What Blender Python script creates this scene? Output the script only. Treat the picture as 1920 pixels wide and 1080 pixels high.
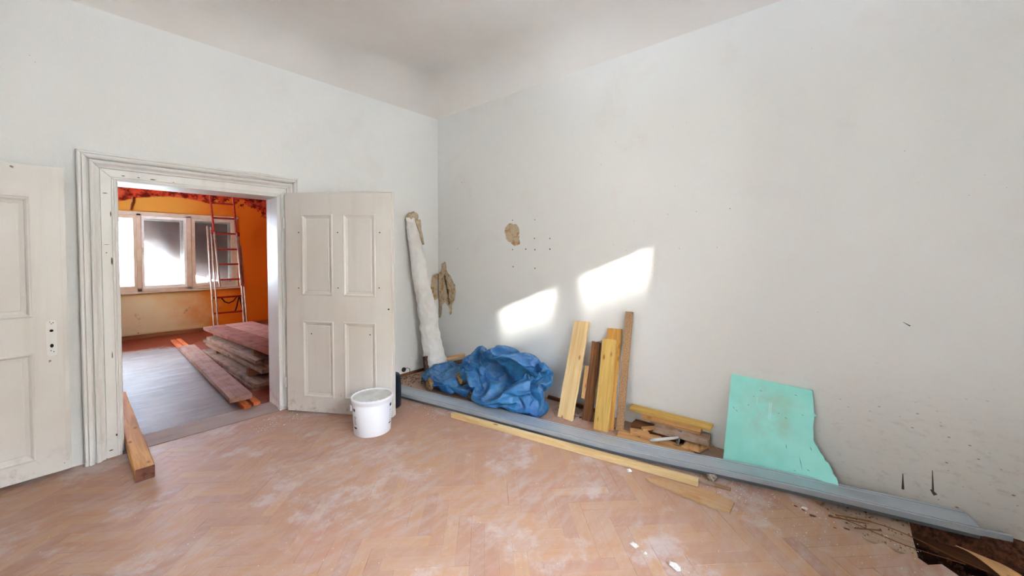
import bpy, bmesh, math, random
from mathutils import Vector, Matrix, noise
random.seed(7)
PI = math.pi
C = bpy.context.scene.collection
for o in list(bpy.data.objects):
    bpy.data.objects.remove(o)

# ------------------------------------------------------------------ camera, sky, sun, exposure
YAW = math.atan2(630.0, 720.0)               # angle between the view and the door wall
PITCH = math.radians(1.43)
F = Vector((math.cos(YAW), math.sin(YAW), 0))
R = Vector((math.sin(YAW), -math.cos(YAW), 0))
fw = F * math.cos(PITCH) - Vector((0, 0, 1)) * math.sin(PITCH)
up = R.cross(fw)
cam = bpy.data.cameras.new('camera')
cam.sensor_width = 36.0
cam.lens = 13.5
cam.shift_y = -0.025
cam.clip_start = 0.02
co = bpy.data.objects.new('camera', cam)
C.objects.link(co)
co.matrix_world = Matrix.Translation((0, 0, 1.5)) @ Matrix((R, up, -fw)).transposed().to_4x4()
bpy.context.scene.camera = co

world = bpy.data.worlds.new('sky')
bpy.context.scene.world = world
world.use_nodes = True
bg = world.node_tree.nodes['Background']
bg.inputs[0].default_value = (0.735, 0.85, 1.04, 1)
bg.inputs[1].default_value = 9.0

sl = bpy.data.lights.new('sun', 'SUN')
sl.energy = 2.5
sl.angle = math.radians(1.3)
sl.color = (1.0, 0.95, 0.88)
so = bpy.data.objects.new('sun', sl)
C.objects.link(so)
sd = Vector((1 / 1.63, 1.0, -0.41)).normalized()
so.rotation_euler = sd.to_track_quat('-Z', 'Y').to_euler()

XLW = -1.6                                     # left wall
def portal(name, loc, rot, sx, sy):
    l = bpy.data.lights.new(name, 'AREA')
    l.shape = 'RECTANGLE'
    l.size, l.size_y = sx, sy
    l.cycles.is_portal = True
    o = bpy.data.objects.new(name, l)
    C.objects.link(o)
    o.location = loc
    o.rotation_euler = rot
portal('sky_portal', (0.92, -1.96, 1.90), (PI / 2, 0, PI), 1.45, 2.0)        # rear window
portal('sky_portal_left', (XLW - 0.50, 0.65, 1.90), (PI / 2, 0, -PI / 2), .85, 1.3)   # added left window, for fill
portal('sky_portal_far_left', (-1.53, 7.77, 1.75), (PI / 2, 0, -PI / 2), 1.5, 1.6)
portal('sky_portal_far', (1.0, 9.75, 1.5), (PI / 2, 0, 0), 2.7, 1.5)      # far room window

vs = bpy.context.scene.view_settings
vs.view_transform = 'Standard'
vs.look = 'None'
vs.gamma = 1.0
vs.use_curve_mapping = False
vs.exposure = 3.33

# ------------------------------------------------------------------ materials
def lin(c):
    return tuple(((x / 255.0) / 12.92 if x / 255.0 <= 0.04045 else ((x / 255.0 + 0.055) / 1.055) ** 2.4) for x in c) + (1.0,)

class NT:
    def __init__(s, name, rough=0.8, spec=0.3):
        s.m = bpy.data.materials.new(name)
        s.m.use_nodes = True
        s.n = s.m.node_tree.nodes
        s.l = s.m.node_tree.links
        s.b = s.n['Principled BSDF']
        s.b.inputs['Roughness'].default_value = rough
        s.b.inputs['Specular IOR Level'].default_value = spec
    def add(s, t, **k):
        n = s.n.new(t)
        for a, v in k.items():
            setattr(n, a, v)
        return n
    def link(s, a, b):
        s.l.new(a, b)
    def pos(s):
        return s.add('ShaderNodeNewGeometry').outputs['Position']
    def objc(s):
        return s.add('ShaderNodeTexCoord').outputs['Object']
    def map(s, v, scale=(1, 1, 1), loc=(0, 0, 0), rot=(0, 0, 0)):
        n = s.add('ShaderNodeMapping')
        n.inputs['Scale'].default_value = scale
        n.inputs['Location'].default_value = loc
        n.inputs['Rotation'].default_value = rot
        s.link(v, n.inputs[0])
        return n.outputs[0]
    def noise(s, v, scale=5, detail=4, rough=0.55, dist=0.0):
        n = s.add('ShaderNodeTexNoise')
        n.inputs['Scale'].default_value = scale
        n.inputs['Detail'].default_value = detail
        n.inputs['Roughness'].default_value = rough
        n.inputs['Distortion'].default_value = dist
        s.link(v, n.inputs['Vector'])
        return n.outputs['Fac']
    def voro(s, v, scale=5, out='Distance', rnd=1.0):
        n = s.add('ShaderNodeTexVoronoi')
        n.inputs['Scale'].default_value = scale
        n.inputs['Randomness'].default_value = rnd
        s.link(v, n.inputs['Vector'])
        return n.outputs[out]
    def ramp(s, f, stops):
        n = s.add('ShaderNodeValToRGB')
        cr = n.color_ramp
        while len(cr.elements) > 1:
            cr.elements.remove(cr.elements[-1])
        for i, (p, c) in enumerate(stops):
            e = cr.elements[0] if i == 0 else cr.elements.new(p)
            e.position = p
            e.color = c if len(c) == 4 else lin(c)
        s.link(f, n.inputs[0])
        return n.outputs[0]
    def step(s, f, a, b):
        n = s.add('ShaderNodeMapRange')
        n.inputs['From Min'].default_value = a
        n.inputs['From Max'].default_value = b
        n.interpolation_type = 'SMOOTHSTEP'
        s.link(f, n.inputs[0])
        return n.outputs[0]
    def math(s, op, a, b=None):
        n = s.add('ShaderNodeMath', operation=op)
        for i, x in enumerate((a, b)):
            if x is None:
                continue
            if isinstance(x, (int, float)):
                n.inputs[i].default_value = x
            else:
                s.link(x, n.inputs[i])
        return n.outputs[0]
    def mix(s, f, a, b, mode='MIX'):
        n = s.add('ShaderNodeMix', data_type='RGBA', blend_type=mode)
        if isinstance(f, (int, float)):
            n.inputs[0].default_value = f
        else:
            s.link(f, n.inputs[0])
        for i, x in ((6, a), (7, b)):
            if isinstance(x, tuple):
                n.inputs[i].default_value = x if len(x) == 4 else lin(x)
            else:
                s.link(x, n.inputs[i])
        return n.outputs[2]
    def sep(s, v):
        n = s.add('ShaderNodeSeparateXYZ')
        s.link(v, n.inputs[0])
        return n.outputs
    def rand(s):
        return s.add('ShaderNodeObjectInfo').outputs['Random']
    def col(s, c):
        if isinstance(c, tuple):
            s.b.inputs['Base Color'].default_value = c if len(c) == 4 else lin(c)
        else:
            s.link(c, s.b.inputs['Base Color'])
    def bump(s, f, strength=0.3, dist=0.01):
        n = s.add('ShaderNodeBump')
        n.inputs['Strength'].default_value = strength
        n.inputs['Distance'].default_value = dist
        s.link(f, n.inputs['Height'])
        s.link(n.outputs[0], s.b.inputs['Normal'])

def m_plaster():
    t = NT('white_plaster', 0.85, 0.2)
    p = t.pos()
    x, y, z = t.sep(p)
    base = t.mix(t.noise(p, 0.9, 3), (236, 235, 232), (239, 238, 234))
    tan = t.step(t.noise(p, 2.3, 4, 0.6, 0.5), 0.56, 0.72)
    base = t.mix(t.math('MULTIPLY', tan, 0.18), base, (226, 214, 202))
    # scuffs near the floor, more of them at the near end of the right-hand wall
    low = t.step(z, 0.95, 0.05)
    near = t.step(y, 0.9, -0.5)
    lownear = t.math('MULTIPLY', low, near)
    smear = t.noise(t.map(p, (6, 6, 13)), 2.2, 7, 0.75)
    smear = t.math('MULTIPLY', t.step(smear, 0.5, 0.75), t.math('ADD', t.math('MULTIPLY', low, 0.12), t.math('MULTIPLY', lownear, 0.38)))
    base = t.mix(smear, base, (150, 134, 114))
    base = t.mix(t.math('MULTIPLY', lownear, 0.42), base, (178, 162, 142))  # flat tint: some dust, plus the near end's shade put into the colour
    dots = t.voro(t.map(p, (9, 9, 16)), 1.6)
    gate = t.step(t.noise(p, 3.1, 2), 0.47, 0.57)
    dots = t.math('MULTIPLY', t.step(dots, 0.13, 0.07), t.math('MULTIPLY', gate, t.math('MULTIPLY', t.step(z, 1.0, 0.2), near)))
    base = t.mix(t.math('MULTIPLY', dots, 0.75), base, (84, 70, 56))
    fine = t.voro(p, 13)
    fine = t.math('MULTIPLY', t.step(fine, 0.055, 0.03), t.step(t.noise(p, 1.7, 2), 0.55, 0.65))
    base = t.mix(t.math('MULTIPLY', fine, 0.5), base, (120, 110, 100))
    # bare mineral plaster where the painted skin has come off
    at = t.add('ShaderNodeAttribute', attribute_name='bare').outputs['Color']
    r, g, b2 = t.sep(at)
    bare = t.mix(t.noise(p, 45, 5, 0.7), (216, 198, 168), (192, 172, 142))
    bare = t.mix(t.step(t.noise(p, 14, 3), 0.52, 0.62), bare, (196, 150, 104))
    bare = t.mix(t.step(t.noise(t.map(p, (1, 1, 1), (5, 5, 5)), 24, 5, .7), 0.55, 0.68), bare, (132, 104, 80))
    base = t.mix(r, base, bare)
    base = t.mix(g, base, (58, 34, 22))
    t.col(base)
    h = t.math('ADD', t.math('MULTIPLY', t.noise(p, 7, 3), 0.6), t.math('MULTIPLY', t.noise(p, 55, 4, 0.65), 0.22))
    h = t.math('ADD', h, t.math('MULTIPLY', t.step(t.voro(p, 24), 0.16, 0.05), -0.05))
    t.bump(h, 0.35, 0.012)
    return t.m

def m_ceiling():
    t = NT('ceiling_paint', 0.9, 0.1)
    p = t.pos()
    t.col(t.mix(t.step(t.noise(p, 1.2, 3), 0.4, 0.7), (232, 227, 221), (228, 221, 213)))
    t.bump(t.noise(p, 9, 3), 0.15, 0.01)
    return t.m

def m_paint(name, c1, c2, rough=0.45, chips=True, streak=True):
    t = NT(name, rough, 0.4)
    p = t.pos()
    base = t.mix(t.step(t.noise(p, 1.4, 3), 0.35, 0.7), c1, c2)
    if streak:
        st = t.noise(t.map(p, (14, 14, 0.8)), 1.0, 3)
        base = t.mix(t.math('MULTIPLY', t.step(st, 0.5, 0.75), 0.25), base, (206, 198, 186))
    if chips:
        ch = t.step(t.noise(t.map(p, (22, 22, 13), (3, 1, 5)), 1.0, 4, 0.6), 0.735, 0.76)
        base = t.mix(t.math('MULTIPLY', ch, 0.85), base, (110, 92, 70))
        z = t.sep(p)[2]
        dirt = t.math('MULTIPLY', t.step(z, 0.28, 0.0), t.step(t.noise(p, 9, 5, 0.7), 0.5, 0.7))
        base = t.mix(t.math('MULTIPLY', dirt, 0.55), base, (150, 120, 88))
    t.col(base)
    t.bump(t.noise(t.map(p, (30, 30, 6)), 1.0, 4), 0.12, 0.004)
    return t.m

def m_wood(name, light, dark, grain=26.0, rough=0.7, knots=True, dust=None, sat=0.12):
    t = NT(name, rough, 0.25)
    o = t.objc()
    rnd = t.rand()
    off = t.add('ShaderNodeVectorMath', operation='ADD')
    t.link(o, off.inputs[0])
    cx = t.add('ShaderNodeCombineXYZ')
    t.link(t.math('MULTIPLY', rnd, 13.0), cx.inputs[0])
    t.link(t.math('MULTIPLY', rnd, 7.0), cx.inputs[1])
    t.link(cx.outputs[0], off.inputs[1])
    v = off.outputs[0]
    g = t.noise(t.map(v, (1.1, grain, grain)), 1.5, 5, 0.6, 0.7)
    base = t.mix(t.step(g, 0.36, 0.68), light, dark)
    base = t.mix(t.math('MULTIPLY', t.step(t.noise(t.map(v, (2.5, 8, 8)), 1.0, 3), 0.45, 0.7), 0.45), base, dark)
    if knots:
        k = t.voro(t.map(v, (5.5, 12, 12)), 1.0)
        base = t.mix(t.math('MULTIPLY', t.step(k, 0.20, 0.08), 0.8), base, (146, 92, 48))
    if dust:
        base = t.mix(t.math('MULTIPLY', t.step(t.noise(t.pos(), 8, 5, 0.65), 0.35, 0.62), 0.75), base, dust)
    hs = t.add('ShaderNodeHueSaturation')
    t.link(base, hs.inputs['Color'])
    t.link(t.math('ADD', t.math('MULTIPLY', rnd, 2 * sat), 1 - sat), hs.inputs['Value'])
    t.col(hs.outputs[0])
    t.bump(g, 0.25, 0.004)
    return t.m

def m_parquet():
    t = NT('dusty_parquet', 0.5, 0.35)
    p = t.pos()
    rnd = t.rand()
    o = t.map(t.objc(), (3, 45, 45))
    base = t.ramp(rnd, [(0.0, (178, 130, 104)), (0.25, (192, 146, 108)), (0.5, (172, 124, 102)), (0.75, (198, 150, 106)), (1.0, (166, 118, 98))])
    g = t.noise(o, 1.2, 5, 0.6, 0.5)
    base = t.mix(t.math('MULTIPLY', t.step(g, 0.4, 0.7), 0.28), base, (158, 112, 88))
    red = t.step(t.noise(p, 1.6, 4, 0.6, 0.6), 0.54, 0.72)
    base = t.mix(t.math('MULTIPLY', red, 0.35), base, (202, 130, 110))
    brush = t.noise(t.map(p, (5, 15, 1), rot=(0, 0, math.radians(-25))), 1.0, 6, 0.72)
    x, y, z = t.sep(p)
    mid = t.step(t.noise(p, 1.15, 5, 0.65, 0.4), 0.42, 0.66)
    d = t.math('MULTIPLY', t.step(brush, 0.36, 0.66), t.math('ADD', t.math('MULTIPLY', mid, 0.72), 0.44))
    base = t.mix(t.math('MULTIPLY', d, 0.8), base, (190, 172, 164))
    gray = t.math('MULTIPLY', t.step(t.noise(t.map(p, (1, 1, 1), (7, 3, 0)), 2.2, 6, 0.7), 0.52, 0.66), 0.62)
    base = t.mix(gray, base, (212, 205, 208))
    dark = t.math('MULTIPLY', t.step(t.noise(t.map(p, (1, 1, 1), (17, 3, 0)), 30, 5, 0.75), 0.62, 0.74), 0.4)
    base = t.mix(dark, base, (140, 112, 104))
    sp = t.math('MULTIPLY', t.step(t.voro(p, 24), 0.09, 0.05), t.step(t.noise(p, 2.2, 2), 0.5, 0.6))
    base = t.mix(sp, base, (226, 216, 206))
    base = t.mix(0.35, base, (184, 148, 126))
    t.col(base)
    t.link(t.math('ADD', t.math('MULTIPLY', brush, 0.35), 0.38), t.b.inputs['Roughness'])
    t.bump(t.math('ADD', g, t.math('MULTIPLY', brush, 0.5)), 0.12, 0.003)
    return t.m

def m_concrete_far():
    t = NT('far_room_screed', 0.6, 0.18)
    p = t.pos()
    x, y, z = t.sep(p)
    base = t.mix(t.step(t.noise(p, 1.5, 5, 0.6), 0.35, 0.7), (132, 116, 108), (112, 96, 90))
    st = t.noise(t.map(p, (2.2, 10, 1)), 1.0, 6, 0.7)
    base = t.mix(t.math('MULTIPLY', t.step(st, 0.48, 0.66), 0.5), base, (152, 140, 136))
    edge = t.math('ADD', y, t.math('MULTIPLY', t.noise(p, 3.0, 4), 1.1))
    red = t.math('ADD', t.step(edge, 8.55, 8.8), t.math('MULTIPLY', t.step(t.math('ADD', x, t.math('MULTIPLY', t.noise(p, 4, 3), .3)), 1.15, 1.45), 1.0))
    red = t.math('MINIMUM', red, 1.0)
    rb = t.mix(t.noise(p, 12, 5, 0.7), (150, 72, 44), (104, 48, 30))
    base = t.mix(red, base, rb)
    t.col(base)
    t.bump(st, 0.15, 0.004)
    t.link(t.math('ADD', t.math('MULTIPLY', red, 0.3), 0.55), t.b.inputs['Roughness'])
    return t.m

def m_orange_wall():
    t = NT('orange_limewash', 0.9, 0.1)
    p = t.pos()
    x, y, z = t.sep(p)
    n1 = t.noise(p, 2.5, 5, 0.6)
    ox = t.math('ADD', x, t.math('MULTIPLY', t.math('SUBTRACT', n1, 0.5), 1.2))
    base = t.mix(t.step(ox, 0.9, 2.3), (204, 146, 62), (206, 104, 26))  # paler towards the left: side light put into the colour
    lowglare = t.math('MULTIPLY', t.step(z, 0.95, 0.6), t.step(ox, 2.0, 0.8))
    base = t.mix(lowglare, base, (212, 200, 164))  # window glare on the lower left painted as cream
    # mould line: an arch over the window, then ragged towards the right
    dx = t.math('SUBTRACT', x, 1.25)
    arch = t.math('SUBTRACT', 2.52, t.math('MULTIPLY', t.math('MULTIPLY', dx, dx), 0.30))
    right = t.math('SUBTRACT', 2.50, t.math('MULTIPLY', t.math('MAXIMUM', t.math('SUBTRACT', x, 2.4), 0.0), 0.75))
    isr = t.step(x, 1.75, 1.85)
    mixn = t.add('ShaderNodeMix', data_type='FLOAT')
    t.link(isr, mixn.inputs[0]); t.link(arch, mixn.inputs[2]); t.link(right, mixn.inputs[3])
    line = mixn.outputs[0]
    jit = t.math('MULTIPLY', t.math('SUBTRACT', t.noise(p, 7, 6, 0.7), 0.5), t.math('ADD', t.math('MULTIPLY', isr, 0.9), 0.06))
    over = t.step(t.math('SUBTRACT', t.math('ADD', z, jit), line), -0.01, 0.02)
    rr = t.mix(t.step(t.noise(p, 9, 6, 0.75), 0.42, 0.6), (98, 22, 12), (196, 66, 38))
    rr = t.mix(t.math('MULTIPLY', t.step(t.noise(t.map(p, (1, 1, 1), (4, 4, 4)), 5, 4), 0.5, 0.65), 0.8), rr, (206, 92, 60))
    base = t.mix(over, base, rr)
    sm = t.math('MULTIPLY', t.step(t.noise(p, 6, 6, 0.75), 0.60, 0.68), t.math('ADD', t.step(z, 0.7, 0.1), t.math('MULTIPLY', t.step(z, 1.9, 2.3), isr)))
    base = t.mix(t.math('MINIMUM', sm, 0.7), base, (92, 70, 52))
    base = t.mix(t.math('MULTIPLY', t.step(z, 0.10, 0.02), 0.8), base, (120, 56, 30))
    t.col(base)
    t.bump(t.noise(p, 14, 4), 0.2, 0.01)
    return t.m

def m_simple(name, c, rough=0.6, spec=0.3, metal=0.0, var=None, nscale=20, bump=0.0):
    t = NT(name, rough, spec)
    if metal:
        t.b.inputs['Metallic'].default_value = metal
    if var:
        t.col(t.mix(t.step(t.noise(t.objc(), nscale, 5, 0.65), 0.38, 0.66), c, var))
    else:
        t.col(c)
    if bump:
        t.bump(t.noise(t.objc(), nscale * 2, 4), bump, 0.004)
    return t.m

def m_tarp():
    t = NT('blue_tarp_sheet', 0.42, 0.5)
    o = t.objc()
    base = t.mix(t.step(t.noise(o, 5, 5, 0.6), 0.35, 0.65), (26, 84, 142), (50, 118, 168))
    base = t.mix(t.math('MULTIPLY', t.step(t.noise(o, 9, 6, 0.7), 0.54, 0.72), 0.5), base, (108, 142, 178))
    geo = t.add('ShaderNodeNewGeometry')
    nz = t.sep(geo.outputs['Normal'])[2]
    dust = t.math('MULTIPLY', t.step(nz, 0.1, 0.95), t.step(t.noise(o, 14, 5, 0.7), 0.42, 0.7))
    base = t.mix(t.math('MULTIPLY', dust, 0.45), base, (140, 176, 198))
    t.col(base)
    w1 = t.add('ShaderNodeTexWave'); w1.inputs['Scale'].default_value = 60
    t.link(o, w1.inputs['Vector'])
    t.bump(t.math('ADD', t.math('MULTIPLY', w1.outputs['Fac'], 0.12), t.math('ADD', t.noise(o, 26, 4, 0.6), t.math('MULTIPLY', t.voro(o, 13), 0.8))), 0.45, 0.010)
    return t.m

def m_glass(name, dirt=0.14, c=(215, 215, 215)):
    m = bpy.data.materials.new(name)
    m.use_nodes = True
    n, l = m.node_tree.nodes, m.node_tree.links
    n.remove(n['Principled BSDF'])
    tr = n.new('ShaderNodeBsdfTransparent')
    tr.inputs[0].default_value = (0.97, 0.98, 0.98, 1)
    gl = n.new('ShaderNodeBsdfGlossy'); gl.inputs['Roughness'].default_value = 0.05
    df = n.new('ShaderNodeBsdfTranslucent'); df.inputs[0].default_value = lin(c)
    d2 = n.new('ShaderNodeBsdfDiffuse'); d2.inputs[0].default_value = lin(c)
    a = n.new('ShaderNodeMixShader'); b = n.new('ShaderNodeMixShader'); cc = n.new('ShaderNodeMixShader')
    fr = n.new('ShaderNodeFresnel'); fr.inputs[0].default_value = 1.45
    ns = n.new('ShaderNodeTexNoise'); ns.inputs['Scale'].default_value = 6; ns.inputs['Detail'].default_value = 6
    tc = n.new('ShaderNodeTexCoord'); l.new(tc.outputs['Object'], ns.inputs['Vector'])
    mr = n.new('ShaderNodeMapRange'); mr.inputs[1].default_value = 0.35; mr.inputs[2].default_value = 0.75
    mr.inputs[3].default_value = dirt * 0.4; mr.inputs[4].default_value = dirt * 1.7
    l.new(ns.outputs['Fac'], mr.inputs[0])
    b.inputs[0].default_value = 0.5
    l.new(df.outputs[0], b.inputs[1]); l.new(d2.outputs[0], b.inputs[2])
    l.new(fr.outputs[0], a.inputs[0]); l.new(tr.outputs[0], a.inputs[1]); l.new(gl.outputs[0], a.inputs[2])
    l.new(mr.outputs[0], cc.inputs[0]); l.new(a.outputs[0], cc.inputs[1]); l.new(b.outputs[0], cc.inputs[2])
    l.new(cc.outputs[0], n['Material Output'].inputs[0])
    return m

M = {}
M['plaster'] = m_plaster()
M['ceiling'] = m_ceiling()
M['door'] = m_paint('old_cream_gloss_paint', (226, 221, 214), (220, 213, 204), 0.38)
M['casing'] = m_paint('old_white_gloss_paint', (234, 232, 227), (228, 224, 217), 0.4)
M['joint'] = m_simple('dark_joint', (92, 80, 66), 0.9, 0.1)
M['hole'] = m_simple('dark_hole', (34, 30, 26), 0.9, 0.1)
M['parquet'] = m_parquet()
M['subfloor'] = m_wood('dusty_subfloor_boards', (186, 158, 134), (158, 130, 106), 20, 0.9, False, (182, 158, 138))
M['pit'] = m_simple('dark_fill', (62, 34, 24), 0.95, 0.1, 0, (34, 18, 12), 9, 0.6)
M['screed'] = m_concrete_far()
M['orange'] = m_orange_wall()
M['pine'] = m_wood('fresh_pine', (236, 206, 154), (220, 182, 124), 22)
M['thresh'] = m_wood('grey_threshold_wood', (186, 166, 154), (164, 144, 132), 10, 0.8, False, (176, 160, 152))
M['ply'] = m_wood('plywood_offcut', (212, 166, 114), (188, 138, 88), 14, 0.8, False, (204, 168, 134))
M['pine_y'] = m_wood('resin_yellow_pine', (228, 190, 112), (212, 166, 82), 20)
M['pine_d'] = m_wood('darker_yellow_pine', (214, 164, 88), (188, 134, 62), 20)
M['joist'] = m_wood('dirty_dark_joist', (112, 74, 48), (70, 42, 28), 16, 0.9, True, (84, 56, 38))
M['oldbrown'] = m_wood('weathered_brown_wood', (152, 104, 70), (106, 68, 44), 24, 0.8)
M['chip'] = m_simple('chipboard', (190, 154, 116), 0.9, 0.1, 0, (160, 122, 88), 90, 0.3)
M['offcut'] = m_wood('offcut_wood', (218, 172, 118), (194, 140, 86), 18)
M['dustwood'] = m_wood('dusty_old_board', (176, 142, 108), (146, 112, 84), 22, 0.9, True, (186, 166, 150))
M['beam'] = m_wood('sawn_beam_wood', (216, 160, 92), (190, 128, 66), 18, 0.75)
M['beamend'] = m_simple('beam_end_grain', (128, 84, 70), 0.9, 0.1, 0, (92, 56, 46), 26, 0.3)
M['shutter'] = m_wood('formwork_board', (140, 112, 92), (88, 66, 52), 16, 0.85, False, (158, 120, 104))
M['shutter_red'] = m_wood('brick_dust_formwork_board', (136, 78, 58), (104, 54, 42), 14, 0.9, False, (150, 90, 74))
M['shutter_pink'] = m_wood('pink_dust_formwork_board', (172, 122, 108), (144, 96, 84), 14, 0.9, False, (180, 136, 124))
M['scaffold'] = m_wood('scaffold_board', (170, 128, 108), (144, 100, 80), 16, 0.85, False, (172, 142, 132))
M['redlath'] = m_wood('red_stained_lath', (226, 130, 76), (204, 104, 58), 20, 0.8)
M['steel'] = m_simple('galvanised_steel', (186, 194, 202), 0.40, 0.5, 0.45, (176, 184, 194), 3)
M['steelshade'] = m_simple('shaded_steel', (112, 118, 124), 0.6, 0.4, 0.3)  # darker copy of the galvanised steel, shade under the upper channel painted in
M['steeldark'] = m_simple('steel_groove', (50, 58, 70), 0.6, 0.4, 0.4)
M['alu'] = m_simple('aluminium_ladder', (170, 156, 148), 0.42, 0.5, 0.5, (150, 104, 90), 5)
M['alured'] = m_simple('red_dust_on_ladder', (166, 58, 44), 0.75, 0.2, 0.0, (132, 40, 32), 9)
M['tarp'] = m_tarp()
M['fleece'] = m_simple('white_fleece', (242, 240, 236), 0.8, 0.2, 0, (234, 229, 222), 7, 0.2)
M['fleecetop'] = m_simple('yellowed_fleece', (206, 190, 164), 0.85, 0.2, 0, (180, 156, 122), 16, 0.3)
M['bucket'] = m_simple('white_bucket_plastic', (234, 234, 238), 0.38, 0.45)
M['lid'] = m_simple('dusty_bucket_lid', (216, 216, 212), 0.5, 0.4, 0, (198, 196, 190), 12)
M['black'] = m_simple('black_print', (24, 24, 28), 0.5, 0.3)
M['grayprint'] = m_simple('grey_print', (150, 150, 154), 0.5, 0.3)
M['navy'] = m_simple('dark_navy_plastic', (24, 28, 44), 0.45, 0.4)
M['xps'] = m_simple('mint_insulation_foam', (174, 250, 240), 0.7, 0.25, 0, (164, 244, 230), 6, 0.15)
def m_foam():
    t = NT('mint_insulation_foam', 0.7, 0.25)
    o = t.objc()
    base = t.mix(t.step(t.noise(o, 6, 5), 0.35, 0.65), (174, 250, 240), (164, 244, 230))
    d = t.add('ShaderNodeVectorMath', operation='DISTANCE')
    t.link(t.map(o, (0, 1, .8)), d.inputs[0]); d.inputs[1].default_value = (0, .05, .30)
    m = t.math('MULTIPLY', t.step(d.outputs['Value'], .24, .04), t.step(t.noise(o, 7, 3, .5), .34, .72))
    base = t.mix(t.math('MULTIPLY', m, .55), base, (196, 190, 160))
    t.col(base)
    t.bump(t.noise(o, 22, 4), .15, .004)
    return t.m
M['xps'] = m_foam()
M['winpaint'] = m_simple('window_paint', (204, 190, 170), 0.6, 0.3, 0, (190, 170, 146), 4)
M['winwhite'] = m_simple('window_white_paint', (228, 228, 224), 0.5, 0.3, 0, (214, 210, 202), 5)
M['glass'] = m_glass('dusty_glass', 0.16)
M['glassclear'] = m_glass('clean_glass', 0.03)
M['facade'] = m_simple('facade_render', (196, 186, 170), 0.9, 0.1, 0, (182, 170, 152), 0.4)
M['yard'] = m_simple('yard_gravel', (186, 182, 174), 0.95, 0.1, 0, (160, 156, 148), 0.7)
M['shaded_view'] = m_simple('shaded_view_brown', (116, 96, 88), 0.9, 0.1, 0, (88, 70, 64), 3)  # brown for the shaded part of the view outside
M['crumb'] = m_simple('plaster_crumbs', (236, 232, 226), 0.9, 0.1, 0, (206, 198, 188), 40)
M['crumbbrown'] = m_simple('brown_crumbs', (128, 84, 56), 0.9, 0.1)
M['crumbdark'] = m_simple('dark_dirt_bits', (92, 62, 44), 0.95, 0.1, 0, (52, 32, 22), 60)
M['rope'] = m_simple('dark_rope', (60, 30, 26), 0.9, 0.1)
M['rubble'] = m_simple('brown_rubble', (150, 120, 84), 0.95, 0.1, 0, (96, 70, 48), 30, 0.4)

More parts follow.
